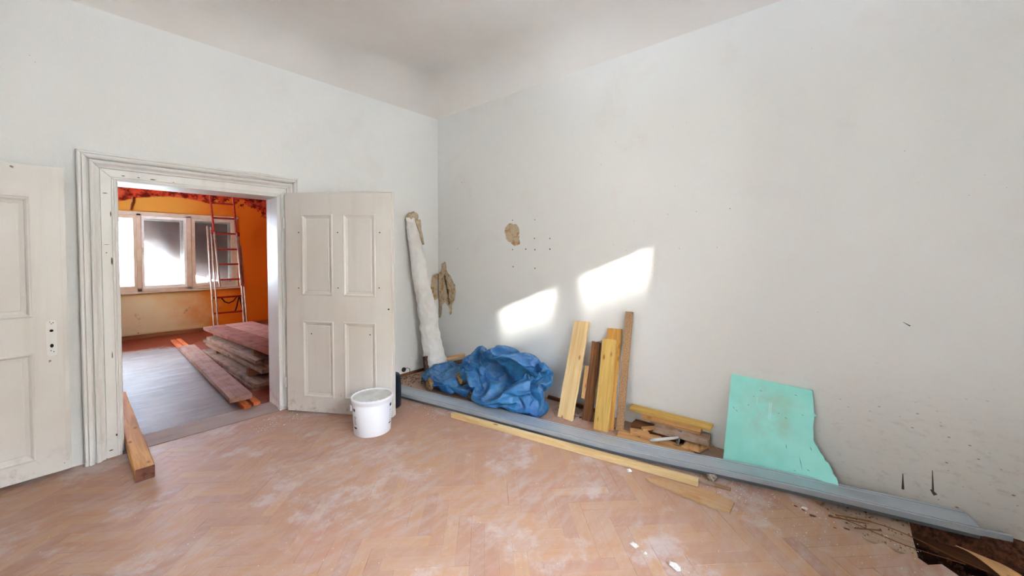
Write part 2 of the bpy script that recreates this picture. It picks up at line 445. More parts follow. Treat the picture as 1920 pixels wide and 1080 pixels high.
# ------------------------------------------------------------------ geometry helpers
class G:
    """collects vertices and faces in world coordinates"""
    def __init__(s):
        s.v, s.f, s.mi = [], [], []
    def add(s, vs_, fs, mi=0):
        n = len(s.v)
        s.v += [Vector(v) for v in vs_]
        for f in fs:
            s.f.append(tuple(i + n for i in f))
            s.mi.append(mi)
        return s
    def box(s, a, b, mi=0, M4=None):
        (x0, y0, z0), (x1, y1, z1) = a, b
        vv = [Vector(p) for p in ((x0, y0, z0), (x1, y0, z0), (x1, y1, z0), (x0, y1, z0), (x0, y0, z1), (x1, y0, z1), (x1, y1, z1), (x0, y1, z1))]
        if M4 is not None:
            vv = [M4 @ p for p in vv]
        return s.add(vv, [(0, 3, 2, 1), (4, 5, 6, 7), (0, 1, 5, 4), (1, 2, 6, 5), (2, 3, 7, 6), (3, 0, 4, 7)], mi)
    def bbox(s, a, b, r=0.002, mi=0, M4=None, jit=0.0):
        """box with chamfered edges (24 vertices)"""
        c = (Vector(a) + Vector(b)) / 2
        h = (Vector(b) - Vector(a)) / 2
        h = Vector([abs(t) for t in h])
        r = min(r, min(h) * 0.9)
        bm = bmesh.new()
        bmesh.ops.create_cube(bm, size=2.0)
        for v in bm.verts:
            v.co = Vector((v.co.x * h.x, v.co.y * h.y, v.co.z * h.z)) + Vector([random.uniform(-jit, jit) for _ in range(3)])
        bmesh.ops.bevel(bm, geom=list(bm.edges), offset=r, segments=1, affect='EDGES')
        bm.verts.ensure_lookup_table()
        vv = [c + v.co for v in bm.verts]
        if M4 is not None:
            vv = [M4 @ p for p in vv]
        s.add(vv, [tuple(v.index for v in f.verts) for f in bm.faces], mi)
        bm.free()
        return s
    def tube(s, path, r, seg=8, mi=0, cap=True):
        path = [Vector(p) for p in path]
        n = len(path)
        rings = []
        ref = None
        for i, p in enumerate(path):
            d = (path[min(i + 1, n - 1)] - path[max(i - 1, 0)]).normalized()
            if ref is None:
                ref = Vector((0, 0, 1)) if abs(d.z) < 0.9 else Vector((1, 0, 0))
            a = d.cross(ref).normalized()
            b = a.cross(d).normalized()
            ref = b
            rr = r[i] if isinstance(r, (list, tuple)) else r
            rings.append([p + (a * math.cos(2 * PI * k / seg) + b * math.sin(2 * PI * k / seg)) * rr for k in range(seg)])
        vv = [q for g in rings for q in g]
        ff = []
        for i in range(n - 1):
            for k in range(seg):
                ff.append((i * seg + k, i * seg + (k + 1) % seg, (i + 1) * seg + (k + 1) % seg, (i + 1) * seg + k))
        if cap:
            ff.append(tuple(range(seg - 1, -1, -1)))
            ff.append(tuple((n - 1) * seg + k for k in range(seg)))
        return s.add(vv, ff, mi)
    def lathe(s, prof, c, seg=48, mi=0, sx=1.0, sy=1.0):
        vv, ff = [], []
        for (r, z) in prof:
            for k in range(seg):
                a = 2 * PI * k / seg
                vv.append((c[0] + r * sx * math.cos(a), c[1] + r * sy * math.sin(a), c[2] + z))
        for i in range(len(prof) - 1):
            for k in range(seg):
                ff.append((i * seg + k, i * seg + (k + 1) % seg, (i + 1) * seg + (k + 1) % seg, (i + 1) * seg + k))
        return s.add(vv, ff, mi)
    def prism(s, pts, n, t, mi=0):
        """extrude a planar outline (3-D points) by -n*t"""
        pts = [Vector(p) for p in pts]
        n = Vector(n).normalized()
        k = len(pts)
        vv = pts + [p - n * t for p in pts]
        ff = [tuple(range(k)), tuple(range(2 * k - 1, k - 1, -1))]
        for i in range(k):
            j = (i + 1) % k
            ff.append((i, i + k, j + k, j))
        return s.add(vv, ff, mi)
    def cells(s, O, U, V, N, us, vs_, keep, t, mi=0):
        """grid of cells (keep(i, j) -> bool) extruded by -N*t, without inner faces"""
        O, U, V, N = map(Vector, (O, U, V, N))
        nu, nv = len(us), len(vs_)
        def P(i, j, k):
            return O + U * us[i] + V * vs_[j] - N * (t * k)
        base = len(s.v)
        for k in (0, 1):
            for j in range(nv):
                for i in range(nu):
                    s.v.append(P(i, j, k))
        def I(i, j, k):
            return base + k * nu * nv + j * nu + i
        def K(i, j):
            return 0 <= i < nu - 1 and 0 <= j < nv - 1 and keep(i, j)
        flip = U.cross(V).dot(N) < 0
        def F_(*q):
            s.f.append(tuple(reversed(q)) if flip else q)
            s.mi.append(mi)
        for j in range(nv - 1):
            for i in range(nu - 1):
                if not K(i, j):
                    continue
                F_(I(i, j, 0), I(i + 1, j, 0), I(i + 1, j + 1, 0), I(i, j + 1, 0))
                F_(I(i, j, 1), I(i, j + 1, 1), I(i + 1, j + 1, 1), I(i + 1, j, 1))
                if not K(i - 1, j): F_(I(i, j, 0), I(i, j + 1, 0), I(i, j + 1, 1), I(i, j, 1))
                if not K(i + 1, j): F_(I(i + 1, j, 0), I(i + 1, j, 1), I(i + 1, j + 1, 1), I(i + 1, j + 1, 0))
                if not K(i, j - 1): F_(I(i, j, 0), I(i, j, 1), I(i + 1, j, 1), I(i + 1, j, 0))
                if not K(i, j + 1): F_(I(i, j + 1, 0), I(i + 1, j + 1, 0), I(i + 1, j + 1, 1), I(i, j + 1, 1))
        return s

WM = {}   # world matrix per object (children store their meshes relative to it)

def setp(o, label=None, cat=None, group=None, kind=None):
    for k, v in (('label', label), ('category', cat), ('group', group), ('kind', kind)):
        if v:
            o[k] = v
    return o

def link(name, me, parent, mw):
    o = bpy.data.objects.new(name, me)
    C.objects.link(o)
    if parent is not None:
        o.parent = parent
        o.matrix_local = WM[parent.name].inverted() @ mw
    else:
        o.matrix_world = mw
    WM[o.name] = mw
    return o

def empty(name, loc, label=None, cat=None, group=None, kind=None, rot=None):
    mw = Matrix.Translation(Vector(loc)) @ (rot.to_4x4() if rot is not None else Matrix())
    o = link(name, None, None, mw)
    o.empty_display_size = 0.1
    return setp(o, label, cat, group, kind)

def build(name, g, mats, parent=None, mw=None, smooth=False, label=None, cat=None, group=None, kind=None, sub=0):
    if mw is None:
        xs = [v.x for v in g.v]; ys = [v.y for v in g.v]; zs = [v.z for v in g.v]
        mw = Matrix.Translation(((min(xs) + max(xs)) / 2, (min(ys) + max(ys)) / 2, min(zs)))
    inv = mw.inverted()
    me = bpy.data.meshes.new(name)
    me.from_pydata([inv @ v for v in g.v], [], g.f)
    for m in (mats if isinstance(mats, (list, tuple)) else [mats]):
        me.materials.append(m)
    me.polygons.foreach_set('material_index', g.mi)
    if smooth:
        me.polygons.foreach_set('use_smooth', [True] * len(me.polygons))
    me.update()
    o = link(name, me, parent, mw)
    if sub:
        md = o.modifiers.new('sub', 'SUBSURF')
        md.levels = md.render_levels = sub
    return setp(o, label, cat, group, kind)

def frame_m(origin, x, y=None, z=None):
    """matrix with local X along x and local Z as near z as it can be"""
    x = Vector(x).normalized()
    if z is None:
        z = Vector((0, 0, 1))
    z = Vector(z)
    y = z.cross(x).normalized()
    z = x.cross(y).normalized()
    return Matrix.Translation(Vector(origin)) @ Matrix((x, y, z)).transposed().to_4x4()

def board_g(L, W, T, r=0.002, jit=0.0, seg=10, bow=0.0, rough=0.0, taper=0.0, mi_end=0, ends=0.0):
    """a sawn board, local X = length, centred in X and Y, bottom at z = 0"""
    g = G()
    prof = [(-W / 2 + r, 0), (W / 2 - r, 0), (W / 2, r), (W / 2, T - r), (W / 2 - r, T), (-W / 2 + r, T), (-W / 2, T - r), (-W / 2, r)]
    vv = []
    sd_ = random.random() * 50
    for i in range(seg + 1):
        u = i / seg
        x = -L / 2 + L * u
        zz = bow * (1 - (2 * u - 1) ** 2)
        w = 1 - taper * u
        for k, (a, b) in enumerate(prof):
            jx = 0
            if i in (0, seg) and ends:
                jx = ends * noise.noise(Vector((k * 0.9 + sd_, i, 1.3)))
            jy = rough * noise.noise(Vector((u * 6 + sd_, 3.1 if a > 0 else 9.2, 0)))
            vv.append((x + jx, a * w + jy, b + zz))
    ff, n = [], 8
    for i in range(seg):
        for k in range(n):
            ff.append((i * n + k, i * n + (k + 1) % n, (i + 1) * n + (k + 1) % n, (i + 1) * n + k))
    # orient outwards
    ff = [tuple(reversed(f)) for f in ff]
    g.add(vv, ff)
    g.add([], [])
    g.f.append(tuple(range(n))); g.mi.append(mi_end)
    g.f.append(tuple(seg * n + k for k in range(n - 1, -1, -1))); g.mi.append(mi_end)
    return g

def board(name, a, b, W, T, mat, z=None, parent=None, mats=None, **k):
    """board whose lower face centre line runs a -> b"""
    a, b = Vector(a), Vector(b)
    props = {q: k.pop(q) for q in ('label', 'cat', 'group', 'kind') if q in k}
    mw = frame_m((a + b) / 2, b - a, z=z)
    g = board_g((b - a).length, W, T, **k)
    g.v = [mw @ v for v in g.v]
    return build(name, g, mats or mat, parent, mw, **props)

# ------------------------------------------------------------------ the room
YD = 4.062                                     # face of the door wall
XL, XR0 = -1.6, 3.165                          # left wall; right wall at the corner
YR = -1.4                                      # rear wall
RW = Vector((0.0235, -1, 0)).normalized()      # along the right wall, away from the corner
RN = Vector((-1, -0.0235, 0)).normalized()     # its normal, into the room
RO = Vector((XR0, YD, 0))
ZC = 3.30                                      # where the cove starts
def xr(y):
    return XR0 + (YD - y) * 0.0235

def poly_in(pt, poly):
    x, y = pt
    c = False
    n = len(poly)
    for i in range(n):
        x1, y1 = poly[i]; x2, y2 = poly[(i + 1) % n]
        if (y1 > y) != (y2 > y) and x < (x2 - x1) * (y - y1) / (y2 - y1) + x1:
            c = not c
    return c
def poly_dist(pt, poly):
    d = 1e9
    p = Vector(pt)
    n = len(poly)
    for i in range(n):
        a, b = Vector(poly[i]), Vector(poly[(i + 1) % n])
        t = max(0, min(1, (p - a).dot(b - a) / (b - a).length_squared))
        d = min(d, (a + (b - a) * t - p).length)
    return d if poly_in(pt, poly) else -d

def patch(name, O, U, N, u0, u1, v0, v1, polys, crack, parent, step=0.006, depth=0.012):
    """piece of the wall face, broken open where the outline polygons say"""
    nu, nv = max(2, int((u1 - u0) / step)), max(2, int((v1 - v0) / step))
    vv, ff, col = [], [], []
    for j in range(nv + 1):
        for i in range(nu + 1):
            u = u0 + (u1 - u0) * i / nu
            v = v0 + (v1 - v0) * j / nv
            q = Vector((u * 28, v * 28, 3.0))
            jt = Vector((noise.noise(q), noise.noise(q + Vector((9, 9, 9))))) * 0.012
            d = max(poly_dist((u + jt.x, v + jt.y), p) for p in polys)
            m = max(0.0, min(1.0, d / 0.008 + 0.3))
            rel = 0.6 + 0.55 * noise.noise(Vector((u * 22, v * 14, 7.0))) + 0.25 * noise.noise(Vector((u * 80, v * 80, 1.0)))
            dp = depth * m * max(0.2, rel)
            cr = 0.0
            if crack:
                dc = poly_dist((u + jt.x * 0.6, v + jt.y * 0.6), crack)
                cr = max(0.0, min(1.0, dc / 0.006 + 0.4))
                dp += 0.03 * cr
            vv.append(O + U * u + Vector((0, 0, 1)) * v - N * dp)
            col.append((1.0 if d > 0 else max(0, 1 + d / 0.004), cr, 0, 1))
    for j in range(nv):
        for i in range(nu):
            a = j * (nu + 1) + i
            f = (a, a + 1, a + nu + 2, a + nu + 1)
            ff.append(f)
    if U.cross(Vector((0, 0, 1))).dot(N) < 0:
        ff = [tuple(reversed(f)) for f in ff]
    g = G().add(vv, ff)
    o = build(name, g, M['plaster'], parent, smooth=True)
    ca = o.data.color_attributes.new('bare', 'FLOAT_COLOR', 'POINT')
    ca.data.foreach_set('color', [c for q in col for c in q])
    return o

def zero_attr(o):
    ca = o.data.color_attributes.new('bare', 'FLOAT_COLOR', 'POINT')
    ca.data.foreach_set('color', [0.0] * (4 * len(o.data.vertices)))

# right wall: u runs from the corner towards the rear wall
Zup = Vector((0, 0, 1))
us = [0, 0.40, 1.14, 1.50, 5.60]
vz = [-0.15, 0.58, 1.42, 1.55, 1.88, ZC]
g = G().cells(RO, RW, Zup, RN, us, vz, lambda i, j: not ((i == 0 and j == 1) or (i == 2 and j == 3)), 0.3)
g.box((XR0 + 0.02, 3.2, -0.15), (XR0 + 0.45, YD + 0.4, ZC))       # masonry behind the broken corner
g.v[-8:] = [v + Vector((0.055, 0, 0)) for v in g.v[-8:]]
g.box((xr(2.9) + 0.06, 2.3, 1.4), (xr(2.9) + 0.3, 3.1, 2.0))
wall_right = build('wall_right', g, M['plaster'], kind='structure'); zero_attr(wall_right)
corner_r = [(-.02, 1.19), (.02, 1.24), (.05, 1.25), (.07, 1.36), (.14, 1.38), (.17, 1.26), (.24, 1.2), (.29, 1.13), (.33, 1.09), (.33, .98), (.31, .9), (.27, .85), (.25, .72), (.22, .70), (.2, .8), (.14, .86), (.1, .84), (.07, .82), (.06, .70), (.03, .64), (-.02, .66)]
crack_r = [(.09, 1.20), (.12, 1.22), (.145, 1.1), (.18, 1.02), (.20, .9), (.21, .84), (.175, .83), (.165, .92), (.14, 1.02), (.11, 1.1)]
patch('broken_plaster_corner', RO, RW, RN, 0, .40, .58, 1.42, [corner_r], crack_r, wall_right, .006, .018)
rp = []
for k in range(26):
    a = 2 * PI * k / 26
    r_ = 0.105 + 0.008 * math.sin(3 * a + 1) + random.uniform(-.006, .006)
    rp.append((1.262 + math.cos(a) * r_, 1.725 + math.sin(a) * r_ * 0.98))
patch('round_bare_plaster_patch', RO, RW, RN, 1.14, 1.50, 1.55, 1.88, [rp, [(1.27, 1.65), (1.37, 1.68), (1.375, 1.60), (1.31, 1.58), (1.25, 1.61)]], None, wall_right, 0.005, 0.007)

# door wall: u runs from the corner to the left
DU = Vector((-1, 0, 0)); DN = Vector((0, -1, 0))
x_oL, x_oR, z_o = 0.205, 1.29, 2.036
us = [0, 0.20, XR0 - x_oR, XR0 - x_oL, XR0 - XL]
vz = [-0.15, 0.80, 1.30, z_o, ZC]
# deep part of the wall with the opening
g = G().cells(RO, DU, Zup, DN, us, vz, lambda i, j: not ((i == 0 and j == 1) or (i == 2 and j < 3)), 0.29)
g.box((XR0 - 0.25, YD + 0.05, 0.75), (XR0 + 0.05, YD + 0.29, 1.35))
wall_door = build('wall_back', g, M['plaster'], kind='structure'); zero_attr(wall_door)
corner_d = [(-.02, 1.22), (.04, 1.22), (.095, 1.20), (.115, 1.12), (.118, .98), (.10, .90), (.05, .885), (-.02, .90)]
patch('broken_plaster_edge', RO, DU, DN, 0, .20, .80, 1.30, [corner_d], None, wall_door, .006, .016)
ly0, ly1, lz0, lz1 = 0.25, 1.05, 1.30, 2.50
g = G().cells((XL, 0, 0), (0, 1, 0), Zup, (1, 0, 0), [YR - .5, ly0, ly1, YD + .29], [-.15, lz0, lz1, ZC], lambda i, j: not (i == 1 and j == 1), .45)
build('wall_left', g, M['plaster'], kind='structure')
w3 = empty('fill_window', (XL - .4, .6, lz0), kind='structure')  # added window, out of view, fill light for the right wall
g = G()
for a, b in ((ly0, ly0 + .05), (.62, .68), (ly1 - .05, ly1)):
    g.box((XL - .42, a, lz0), (XL - .36, b, lz1))
g.box((XL - .42, ly0, lz0), (XL - .36, ly1, lz0 + .06)); g.box((XL - .42, ly0, lz1 - .05), (XL - .36, ly1, lz1))
build('window_frame', g, M['winwhite'], w3)
for a, b in ((ly0 + .05, .62), (.68, ly1 - .05)):
    build('pane', G().box((XL - .395, a, lz0 + .06), (XL - .39, b, lz1 - .05)), M['glassclear'], w3)

# rear wall with its window
wx0, wx1, wz0, wz1 = 0.20, 1.58, 0.92, 2.84
us = [XL - 0.3, wx0, wx1, 3.6]
vz = [-0.15, wz0, wz1, ZC]
g = G().cells((0, YR, 0), (1, 0, 0), Zup, (0, 1, 0), us, vz, lambda i, j: not (i == 1 and j == 1), 0.48)
build('wall_rear', g, M['plaster'], kind='structure')
def rear_window(name, x0, x1, z0, z1, m0, m1):
    w = empty(name, ((x0 + x1) / 2, YR - 0.4, z0), kind='structure')
    g = G()
    yy0, yy1 = YR - 0.44, YR - 0.38
    g.box((x0, yy0, z0), (x0 + 0.05, yy1, z1)).box((x1 - 0.05, yy0, z0), (x1, yy1, z1))
    g.box((x0, yy0, z0), (x1, yy1, z0 + 0.05)).box((x0, yy0, z1 - 0.012), (x1, yy1, z1))
    g.box((m0, yy0, z0), (m1, yy1, z1))
    build('window_frame', g, M['winwhite'], w)
    for a, b in ((x0 + .05, m0), (m1, x1 - .05)):
        build('pane', G().box((a, YR - 0.412, z0 + .05), (b, YR - 0.407, z1 - .012)), M['glassclear'], w)
    build('window_sill', G().bbox((x0 - .05, YR - .37, z0 - .03), (x1 + .05, YR + .06, z0), .005), M['winwhite'], w)
rear_window('window_1', wx0, wx1, wz0, wz1, .73, .912)

# ceiling with a cove
def inset(d):
    x0, y0, y1 = XL + d, YR + d, YD - d
    return [(xr(y1) - d * 1.0003, y1), (x0, y1), (x0, y0), (xr(y0) - d * 1.0003, y0)]
rad, vv, ff = 0.34, [], []
NS = 10
for k in range(NS + 1):
    a = PI / 2 * k / NS
    for (x, y) in inset(rad * (1 - math.cos(a))):
        vv.append((x, y, ZC - 0.06 + rad * math.sin(a)))
for k in range(NS):
    for i in range(4):
        j = (i + 1) % 4
        ff.append((k * 4 + i, k * 4 + j, (k + 1) * 4 + j, (k + 1) * 4 + i))
ff.append(tuple(NS * 4 + i for i in range(4)))
g = G().add(vv, ff)
ceil = build('ceiling', g, M['ceiling'], kind='structure', smooth=False)
for p in ceil.data.polygons:
    p.use_smooth = len(p.vertices) == 4 and p.index < NS * 4
build('ceiling_slab', G().box((XL - .3, YR - .3, ZC - 0.05 + rad), (3.7, YD + .29, ZC + .5)), M['ceiling'], kind='structure')

# ------------------------------------------------------------------ floor: slab + herringbone parquet blocks
us = [XL - .3, 2.71, 3.33, 3.6]
vs_ = [YR - .3, -0.285, YD]
g = G().cells((0, 0, -0.03), (1, 0, 0), (0, 1, 0), (0, 0, 1), us, vs_, lambda i, j: not (i == 1 and j == 0), 0.12)
g.box((2.6, YR - .3, -0.20), (3.5, -0.2, -0.145), 1)
floor = build('floor', g, [M['subfloor'], M['pit']], kind='structure')

LB, WB = 0.355, 0.071
bm = bmesh.new()
bmesh.ops.create_cube(bm, size=1.0)
for v in bm.verts:
    v.co = Vector((v.co.x * (LB - 0.0007), v.co.y * (WB - 0.0006), v.co.z * 0.028 - 0.014))
topedges = [e for e in bm.edges if all(v.co.z > -0.001 for v in e.verts)]
bmesh.ops.bevel(bm, geom=topedges, offset=0.0007, segments=1, affect='EDGES')
block = bpy.data.meshes.new('parquet_block')
bm.to_mesh(block); bm.free()
block.materials.append(M['parquet'])
c45 = math.cos(PI / 4)
ori = Vector((1.27 - 0.045, 2.648, 0))
camd = Vector((0, 0, 0))
places = []
for i in range(-110, 110):
    for j in range(-110, 110):
        k = (i - j) % 10
        if k == 0:
            c, rot = ((i + 2.5) * WB, (j + 0.5) * WB), 0
        elif k == 9:
            c, rot = ((i + 0.5) * WB, (j + 2.5) * WB), 1
        else:
            continue
        x = ori.x + (c[0] - c[1]) * c45
        y = ori.y + (c[0] + c[1]) * c45
        if not (XL - .1 < x < xr(y) + 0.12 and YR - .1 < y < YD + 0.15):
            continue
        if x > 2.74 and y < 0.02:
            continue                                     # blocks torn up along the wall
        v = Vector((x, y, -1.5))
        dep = v.dot(fw)
        big = 0
        if dep > 0.3:
            px = 960 + 720 * v.dot(R) / dep
            py = 492 - 720 * v.dot(up) / dep
            if -60 < px < 1980 and 480 < py < 1130:
                big = 1 / dep
        places.append((big, x, y, rot))
places.sort(reverse=True)
rest = G()
for n, (big, x, y, rot) in enumerate(places):
    a = PI / 4 + (PI / 2 if rot else 0) + random.uniform(-.003, .003)
    mw = Matrix.Translation((x, y, random.uniform(-.0009, 0.0))) @ Matrix.Rotation(a, 4, 'Z') @ Matrix.Rotation(random.uniform(-.0018, .0018), 4, 'X')
    if n < 300 and big > 0:
        o = bpy.data.objects.new('parquet_block', block)
        C.objects.link(o)
        o.parent = floor
        o.matrix_local = WM['floor'].inverted() @ mw
    else:
        rest.add([mw @ v.co for v in block.vertices], [tuple(p.vertices) for p in block.polygons])
build('parquet_border', rest, M['parquet'], floor, kind='stuff')

build('threshold_joint', G().box((x_oL, YD - .020, -.004), (x_oR, YD - .014, .0006)), M['joint'], floor, kind='stuff')
# torn-up strip by the wall: loose subfloor board, joist, fill
board('subfloor_board', (3.02, 0.08, -0.029), (3.02, -0.28, -0.029), 0.56, 0.014, M['subfloor'], parent=floor, ends=.02)
board('joist', (3.14, -0.30, -0.145), (3.04, -1.3, -0.145), 0.09, 0.07, M['joist'], parent=floor)
gg = G()
vv, ff = [], []
for i in range(61):
    for j in range(9):
        y = -.285 - 1.0 * i / 60
        x = 3.075 + (xr(y) + .01 - 3.075) * j / 8
        vv.append((x, y, -.022 - .05 * (j == 0) + .016 * noise.noise(Vector((x * 30, y * 22, 2))) + .010 * noise.noise(Vector((x * 80, y * 70, 5)))))
for i in range(60):
    for j in range(8):
        a = i * 9 + j
        ff.append((a, a + 9, a + 10, a + 1))
build('soil_strip', G().add(vv, ff), m_simple('brown_soil', (104, 68, 48), .95, .1, 0, (58, 34, 24), 40, .5), floor, kind='stuff')
for k in range(260):
    u = random.random()
    p = Vector((random.uniform(2.72, 3.24), random.uniform(-1.3, -0.29), -0.145))
    s_ = random.uniform(.004, .014)
    gg.bbox(p - Vector((s_, s_ * .6, 0)), p + Vector((s_, s_ * .6, s_)), .002, M4=None, jit=s_ * .3)
build('pit_rubble', gg, M['crumbdark'], floor, kind='stuff')

# threshold and far room shell
YB = YD + 0.29
board('threshold_board', (0.7475 - 0.53, YD + 0.135, -0.016), (0.7475 + 0.53, YD + 0.135, -0.016), 0.30, 0.02, M['thresh'], kind='structure')
YF = 9.35
build('floor_far_room', G().box((-1.6, YB - 0.005, -0.15), (3.6, YF, -0.008)).box((x_oL - .05, YD - .01, -.15), (x_oR + .05, YB, -0.013)), M['screed'], kind='structure')
fx0, fx1, fz0, fz1 = -0.30, 2.20, 0.82, 2.20
us = [-1.6, fx0, fx1, 3.6]
vz = [-0.15, fz0, fz1, 3.4]
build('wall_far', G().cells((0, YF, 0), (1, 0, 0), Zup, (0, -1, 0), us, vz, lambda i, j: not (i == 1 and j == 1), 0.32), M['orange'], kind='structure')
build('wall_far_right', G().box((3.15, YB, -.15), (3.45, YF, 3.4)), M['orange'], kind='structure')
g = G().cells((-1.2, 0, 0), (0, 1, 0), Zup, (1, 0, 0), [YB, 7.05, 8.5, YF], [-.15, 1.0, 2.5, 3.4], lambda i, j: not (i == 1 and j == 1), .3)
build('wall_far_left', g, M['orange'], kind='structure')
w4 = empty('far_fill_window', (-1.4, 7.15, .85), kind='structure')  # added window, out of view, brings more light into the far room
g = G()
for a, b in ((7.05, 7.11), (7.74, 7.80), (8.44, 8.5)):
    g.box((-1.44, a, 1.0), (-1.38, b, 2.5))
g.box((-1.44, 7.05, 1.0), (-1.38, 8.5, 1.06)); g.box((-1.44, 7.05, 2.44), (-1.38, 8.5, 2.5))
build('window_frame', g, M['winwhite'], w4)
for a, b in ((7.11, 7.74), (7.80, 8.44)):
    build('pane', G().box((-1.415, a, 1.06), (-1.41, b, 2.44)), M['glassclear'], w4)
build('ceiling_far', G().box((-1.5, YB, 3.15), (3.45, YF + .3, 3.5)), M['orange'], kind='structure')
# orange face on the far side of the door wall
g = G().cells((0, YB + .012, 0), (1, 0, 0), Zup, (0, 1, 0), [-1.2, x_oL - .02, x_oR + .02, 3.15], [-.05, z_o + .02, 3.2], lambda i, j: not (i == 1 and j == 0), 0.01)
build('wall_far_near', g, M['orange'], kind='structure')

# far room window: three casements, outer row of white sashes behind them
w = empty('window_2', (0.95, YF, fz0), kind='structure')
def rect_frame(g, x0, x1, z0, z1, y0, y1, b, bb=None):
    bb = bb or b
    g.box((x0, y0, z0), (x0 + b, y1, z1)); g.box((x1 - b, y0, z0), (x1, y1, z1))
    g.box((x0 + b, y0, z0), (x1 - b, y1, z0 + bb)); g.box((x0 + b, y0, z1 - bb), (x1 - b, y1, z1))
g = G()
rect_frame(g, fx0, fx1, fz0, fz1, YF - .015, YF + .06, .045)
g.box((.735, YF - .015, fz0), (.79, YF + .06, fz1)); g.box((1.41, YF - .015, fz0), (1.475, YF + .06, fz1))
g.box((fx0 - .02, YF - .03, fz1 - .015), (fx1 + .02, YF, fz1 + .02))
build('window_frame', g, M['winpaint'], w)
for i, (a, b) in enumerate(((fx0 + .045, .735), (.79, 1.41), (1.475, 2.155))):
    g = G(); rect_frame(g, a + .003, b - .003, fz0 + .048, fz1 - .048, YF - .01, YF + .035, .038 if i < 2 else .055, .05)
    sa = build('sash', g, M['winpaint'] if i != 1 else M['winwhite'], w)
    g = G(); rect_frame(g, a - .01, b + .01, fz0 + .03, fz1 - .03, YF + .20, YF + .245, .07, .085)
    sb = build('outer_sash', g, M['winwhite'], w)
    build('pane', G().box((a + .03, YF + .01, fz0 + .08), (b - .03, YF + .014, fz1 - .08)), M['glass'], sa)
    build('pane', G().box((a + .05, YF + .22, fz0 + .10), (b - .05, YF + .224, fz1 - .10)), M['glassclear'], sb)
    g = G()
    g.tube([(a + .02, YF - .012, 1.55), (a + .02, YF - .04, 1.55), (a + .02, YF - .045, 1.47)], .006, 6)
    g.bbox((a + .008, YF - .018, 1.51), (a + .032, YF - .010, 1.59), .002)
    build('catch', g, M['winpaint'], sa)
g = G()
g.box((fx0, YF + .245, fz0 - .001), (fx0 + .02, YF + .3, fz1)); g.box((fx1 - .02, YF + .06, fz0), (fx1, YF + .3, fz1)); g.box((fx0, YF + .06, fz1 - .02), (fx1, YF + .3, fz1)); g.box((fx0, YF + .06, fz0), (fx1, YF + .3, fz0 + .03))
build('window_reveal', g, M['winwhite'], w)
build('window_sill', G().bbox((fx0 - .05, YF - .055, fz0 - .035), (fx1 + .03, YF + .0, fz0 - .004), .005), M['winpaint'], w)
build('baseboard_far', G().bbox((-1.2, YF - .02, -.01), (3.15, YF + .0, .06), .004), M['oldbrown'], kind='structure')
gg = G()
gg.tube([(.695, YF - .012, 2.47), (.70, YF - .014, 2.40), (.68, YF - .012, 2.33), (.665, YF - .012, 2.24)], .012, 6)
build('conduit', gg, M['shutter_red'], kind='structure')

# outdoors, seen or lighting through the windows
build('ground', G().box((-60, -80, -1.2), (60, YR - .4, -1.0)).box((-60, YF + .4, -1.2), (60, 60, -.9)), M['yard'], kind='structure')
build('facade_opposite', G().box((-40, -34, -1.0), (30, YR - 20.4, 2.67 + 0.41 * 20)), M['facade'], kind='structure')
build('sun_blocker', G().box((-22, -19, -1.0), (-12, 30, 10.5)), M['facade'], kind='structure')  # unseen block added to keep the sun out of the side windows
cn = G()  # added dark sheet, stands in for the shaded view through the panes
cn.prism([Vector(p) for p in ((fx0 - .1, YF + .33, 2.27), (.40, YF + .33, 2.17), (.72, YF + .33, 1.90), (.83, YF + .33, 1.74), (1.35, YF + .33, 1.22), (1.58, YF + .33, 1.06), (1.86, YF + .33, .95), (2.35, YF + .33, .86), (2.35, YF + .33, 2.3), (fx0 - .1, YF + .33, 2.3))], (0, -1, 0), .012)
build('shade_sheet', cn, M['shaded_view'], label='dark brown sheet added for the shaded view outside the far room window', cat='sheet')

# ------------------------------------------------------------------ door 1: casing, linings, leaf
door1 = empty('door_1', ((x_oL + x_oR) / 2, YD, 0), label='cream four-panel door standing open in its white moulded frame', kind='structure')
prof = [(0, 0.001), (0, .016), (.004, .019), (.012, .019), (.013, .010), (.0155, .010), (.016, .020), (.068, .022), (.069, .010), (.0725, .010), (.074, .028), (.082, .030), (.092, .040), (.100, .054), (.110, .060), (.118, .058), (.122, .050), (.123, .036), (.1265, .036), (.128, .058), (.136, .070), (.146, .076), (.154, .076), (.155, .058), (.1585, .058), (.160, .070), (.172, .070), (.178, .064), (.180, .056), (.180, .001)]
def casing(pts, name, inner):
    """sweep the moulding along a straight run with mitred ends; pts: two (x, z) inner corners, inner: outward directions at them"""
    g = G()
    vv = []
    for (x, z), (ox, oz) in zip(pts, inner):
        for d, h in prof:
            vv.append((x + ox * d, YD - h, z + oz * d))
    n = len(prof)
    ff = [(k, k + 1, n + k + 1, n + k) for k in range(n - 1)]
    ff += [tuple(range(n)), tuple(range(2 * n - 1, n - 1, -1))]
    g.add(vv, ff)
    return build(name, g, M['casing'], door1)
e = .0015
casing([(x_oL, -.01), (x_oL, z_o - e)], 'casing', [(-1, 0), (-1, 1)])
casing([(x_oR, -.01), (x_oR, z_o - e)], 'casing', [(.86, 0), (.86, 1)])
casing([(x_oL + e, z_o), (x_oR - e, z_o)], 'casing', [(-1, 1), (.86, 1)])
g = G()
for a, b in (((x_oL, YD - .02, -.01), (x_oL + .012, YB + .02, z_o)), ((x_oR - .012, YD - .02, -.01), (x_oR, YB + .02, z_o))):
    g.bbox(a, b, .003)
build('jamb_lining', g, M['casing'], door1)
g = G().bbox((x_oL + .012, YD - .02, z_o - .012), (x_oR - .012, YB + .02, z_o), .003)
build('head_lining', g, M['casing'], door1)
g = G()
g.bbox((x_oR - .024, YD - .026, -.01), (x_oR - .010, YD + .03, z_o - .01), .004)
